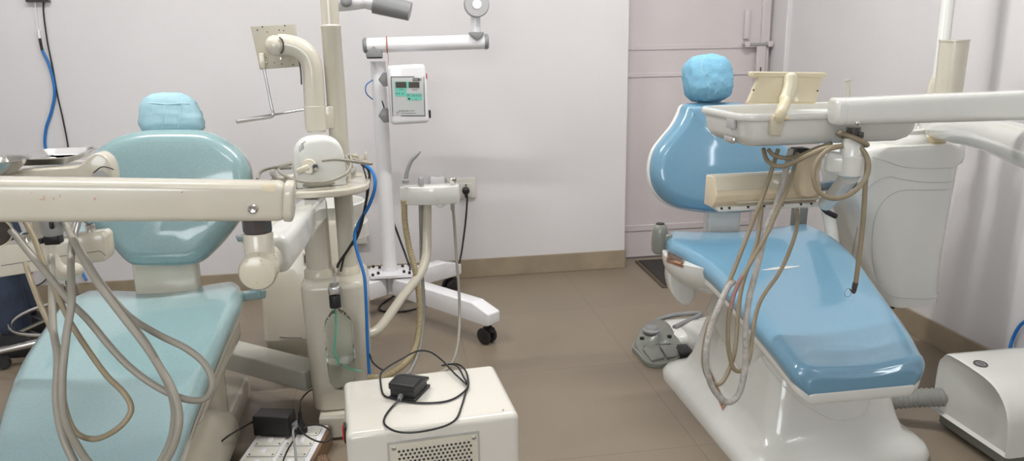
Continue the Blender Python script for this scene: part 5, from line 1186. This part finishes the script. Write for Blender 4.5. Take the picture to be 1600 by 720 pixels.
mb = MB(); mb.tube([atz(1018, 508, .03), atz(1028, 500, .03), atz(1045, 494, .04), atz(1070, 490, .06), atz(1095, 491, .06), (1.14, 2.88, .06)], .011, 14); obj('control_cable', mb, 'grey', fc)
mb = MB(); mb.box(atz(1068, 550, .02), (.06, .09, .035), .006); obj('cable_block', mb, 'blackr', fc)

# ============================================================ SUCTION MOTOR at right
vm = thing('suction_motor', 'white moulded suction motor housing with a round gauge on the floor at the right edge', 'suction unit', (1.9, 1.85, 0))
mb = MB()
XM = 1.70; Yf, Yb_ = 1.72, 2.03
prf = [(Yb_-.0, .055), (Yb_-.002, .21), (Yb_-.02, .25), (Yb_-.05, .268), (Yf+.14, .262), (Yf+.07, .245), (Yf+.025, .205), (Yf+.005, .15), (Yf-.002, .055)]
P3 = cr([V((0, y, z)) for y, z in prf], 3)
loops = []
for x, k in [(XM+.012, .90), (XM+.004, .95), (XM, .98), (XM+.003, .992), (XM+.012, 1.0), (XM+.42, 1.0), (XM+.44, .97)]:
    cy, cz = (Yf+Yb_)/2, .15
    loops.append([V((x, cy+(p.y-cy)*k, cz+(p.z-cz)*k)) for p in P3])
mb.loft(loops); vh = obj('housing', mb, 'white', vm, 55); tv = bvh(mb)
mb = MB(); mb.box((XM+.22, (Yf+Yb_)/2+.01, .035), (.40, .27, .05), .01); obj('undertray', mb, 'greyg', vm)
for sx in (.06, .36):
    for sy in (Yf+.05, Yb_-.04): obj('rubber_foot', MB().lathe([(.018, 0), (.018, .02)], (XM+sx, sy, 0), n=14), 'blackr', vm)
gp = hit(tv, 1532, 569, 0)
if gp: 
    mb = MB(); mb.lathe([(.020, -.002), (.020, .003), (.017, .0045), (.0165, .002), (0, .002)], gp, (0, -.12, 1), 28); gg = obj('pressure_gauge', mb, 'dark', vm)
    mb = MB(); mb.lathe([(.0155, .0024), (0, .0024)], gp, (0, -.12, 1), 24); obj('gauge_dial', mb, 'greyL', gg)
    mb = MB(); mb.box(gp+V((0, 0, .0035)), (.002, .018, .0008), 0, 1, rotz(.3)); obj('gauge_needle', mb, 'ink', gg)
mb = MB(); mb.tube([atz(1390, 590, .08), atz(1420, 600, .09), atz(1450, 600, .11), (XM+.03, 1.98, .13)], .034, 20, ridge=.014); 
obj('corrugated_hose', MB().tube([(1.50, 2.12, .06), (1.58, 2.08, .075), (1.66, 2.04, .095), (XM+.03, 2.0, .11)], .032, 20, 6, ridge=.014), 'hoseC', vm)
cable('blue_wall_tube', 'blue tube rising behind the suction motor at the right edge', [atx(1576, 560, XR-.03), atx(1579, 541, XR-.02), atx(1583, 528, XR-.012), atx(1590, 514, XR-.012), atx(1600, 503, XR-.012), atx(1625, 490, XR-.012)], .006, 'blue', 'tube')

# ============================================================ STOOL + SEATED PERSON at the far left
def stool(sx, sy, label, turn):
    sl = thing('stool', label, 'stool', (sx, sy, 0))
    mb = MB(); mb.lathe([(0, .48), (.14, .48), (.165, .49), (.172, .51), (.165, .54), (.14, .555), (0, .56)], (sx, sy, 0), n=40); obj('stool_seat', mb, 'vinT', sl)
    mb = MB(); mb.lathe([(.025, .09), (.025, .32), (.018, .32), (.018, .48)], (sx, sy, 0), n=20); obj('gas_column', mb, 'chrome', sl)
    for k in range(5):
        a = 2*PI*k/5+turn; d = V((math.cos(a), math.sin(a), 0))
        mb = MB(); mb.tube([V((sx, sy, .10))+d*.02, V((sx, sy, .095))+d*.15, V((sx, sy, .08))+d*.29], [.018, .018, .014], 14, 1); lg = obj('leg', mb, 'chrome', sl)
        c_ = V((sx, sy, .03))+d*.28; obj('castor', MB().lathe([(0, -.014), (.024, -.014), (.03, 0), (.024, .014), (0, .014)], c_, (-d.y, d.x, 0), 20), 'black', lg)
    mb = MB(); mb.tube([V((sx+.23*math.cos(t), sy+.23*math.sin(t), .19)) for t in [2*PI*k/32 for k in range(32)]], .008, 10, 1, closed=True)
    for k in range(2):
        a = PI*k+.9; mb.tube([V((sx+.02*math.cos(a), sy+.02*math.sin(a), .22)), V((sx+.23*math.cos(a), sy+.23*math.sin(a), .19))], .007, 8, 1)
    obj('foot_ring', mb, 'chrome', sl); return sl
stool(-1.33, 3.2, 'teal round stool with chrome foot ring tucked behind the teal dental chair', PI+.25)
stool(-2.16, 3.42, 'teal round stool carrying the seated person in jeans at the far left', .6)

def skin(name, verts, edges, m, parent=None, root=0, lv=2):
    me = bpy.data.meshes.new(name); org = wloc(parent) if parent is not None else V((0, 0, 0))
    me.from_pydata([tuple(V(v[:3])-org) for v in verts], edges, []); me.materials.append(M[m])
    o = bpy.data.objects.new(name, me); COL.objects.link(o)
    if parent is not None: o.parent = parent
    sk = o.modifiers.new('Skin', 'SKIN'); sk.use_smooth_shade = True
    if not me.skin_vertices: pass
    ly = me.skin_vertices[0].data
    for i, v in enumerate(verts):
        r = v[3]; ly[i].radius = (r, v[4] if len(v) > 4 else r); ly[i].use_root = (i == root)
    sb = o.modifiers.new('Sub', 'SUBSURF'); sb.levels = lv; sb.render_levels = lv
    ORG[o.name] = org
    return o

pr_ = thing('person', 'seated person in dark blue jeans at the left edge, one lower leg in view', 'person', (-2.1, 3.42, 0))
Yp = 3.42
# joints: 0 pelvis 1 waist 2 chest 3 neck 4 head 5 headtop | legs | arms
B = [(-2.16, Yp, .60, .10, .12), (-2.17, Yp, .75, .09, .13), (-2.15, Yp, .95, .10, .15), (-2.13, Yp, 1.10, .05), (-2.11, Yp, 1.20, .075, .07), (-2.10, Yp, 1.29, .07, .065)]
E_ = [(0, 1), (1, 2), (2, 3), (3, 4), (4, 5)]
LEG = {}
for s_ in (-1, 1):
    dx = 0 if s_ < 0 else -.07
    i = len(B); LEG[s_] = i
    B += [(-2.10, Yp+s_*.10, .60, .075), (-1.66+dx, Yp+s_*.12, .57, .055), (-1.63+dx, Yp+s_*.12, .30, .045), (-1.62+dx, Yp+s_*.12, .09, .032), (-1.56+dx, Yp+s_*.12, .045, .032, .03), (-1.47+dx, Yp+s_*.13, .030, .022, .03)]
    E_ += [(0, i), (i, i+1), (i+1, i+2), (i+2, i+3), (i+3, i+4), (i+4, i+5)]
for s_ in (-1, 1):
    i = len(B)
    B += [(-2.14, Yp+s_*.19, 1.03, .05), (-2.12, Yp+s_*.24, .78, .036), (-1.92, Yp+s_*.17, .70, .028), (-1.85, Yp+s_*.15, .685, .030, .018)]
    E_ += [(2, i), (i, i+1), (i+1, i+2), (i+2, i+3)]
    h_ = i+3
    for k in range(5):
        j = len(B); oy = (-.028+.014*k)*s_; ln = (.045, .065, .07, .065, .05)[k]
        B += [(-1.83, Yp+s_*.15+oy*.8, .682, .009), (-1.83+ln*.6, Yp+s_*.15+oy*1.2, .676, .008), (-1.83+ln, Yp+s_*.15+oy*1.2, .655, .006)]
        E_ += [(h_, j), (j, j+1), (j+1, j+2)]
skin('body', B, E_, 'skin', pr_)
J = [(-2.16, Yp, .61, .115, .135), (-2.165, Yp, .72, .105, .15)]; JE = [(0, 1)]
for s_ in (-1, 1):
    dx = 0 if s_ < 0 else -.07; i = len(J)
    J += [(-2.08, Yp+s_*.10, .605, .09), (-1.88, Yp+s_*.11, .60, .082), (-1.655+dx, Yp+s_*.12, .575, .075), (-1.625+dx, Yp+s_*.12, .45, .068), (-1.625+dx, Yp+s_*.12, .28, .066), (-1.615+dx, Yp+s_*.12, .15, .070), (-1.612+dx, Yp+s_*.12, .085, .068)]
    JE += [(0, i)]+[(i+k, i+k+1) for k in range(6)]
skin('jeans', J, JE, 'jeans', pr_)
T = [(-2.165, Yp, .62, .15, .19), (-2.165, Yp, .78, .135, .18), (-2.15, Yp, .96, .135, .185), (-2.135, Yp, 1.06, .08, .12)]; TE = [(0, 1), (1, 2), (2, 3)]
for s_ in (-1, 1):
    i = len(T); T += [(-2.14, Yp+s_*.19, 1.02, .075), (-2.122, Yp+s_*.235, .84, .06)]; TE += [(2, i), (i, i+1)]
skin('shirt', T, TE, 'shirt', pr_)
hm = MB(); puff(hm, (-2.125, Yp, 1.275), (.095, .085, .085), rotz(0), 2.2); clean(obj('hair', hm, 'hair', pr_))
fm = MB(); fm.tube([(-2.03, Yp, 1.235), (-2.012, Yp, 1.215), (-2.02, Yp, 1.205)], [.006, .011, .008], 10); obj('nose', fm, 'skin', pr_)
for s_ in (-1, 1):
    em = MB(); ico((-2.038, Yp+s_*.028, 1.242), .010, em, sub=2); obj('eye', em, 'black', pr_)
    em = MB(); ico((-2.105, Yp+s_*.075, 1.225), .02, em, (.7, .4, 1.3), sub=2); obj('ear', em, 'skin', pr_)
mm = MB(); mm.tube([(-2.032, Yp-.02, 1.178), (-2.026, Yp, 1.176), (-2.032, Yp+.02, 1.178)], .004, 8); obj('mouth', mm, 'stain', pr_)
for s_ in (-1, 1):
    dx = 0 if s_ < 0 else -.07; sm = MB(); y_ = Yp+s_*.12
    sm.loft([[V((cx+dx+u, y_+s_*.01*t+v, z)) for u, v in rrect(0, 0, L_, w_, r_, 5)] for cx, L_, w_, r_, z, t in [(-1.555, .26, .085, .04, 0, 1), (-1.555, .27, .092, .044, .02, 1), (-1.565, .25, .088, .042, .045, 1), (-1.60, .16, .08, .038, .075, 1), (-1.62, .10, .075, .036, .10, .5)]]); obj('shoe', sm, 'black', pr_)

SC.view_settings.view_transform = 'Standard'; SC.view_settings.look = 'None'; SC.view_settings.gamma = 1
SC.view_settings.use_curve_mapping = False
SC.view_settings.exposure = .6
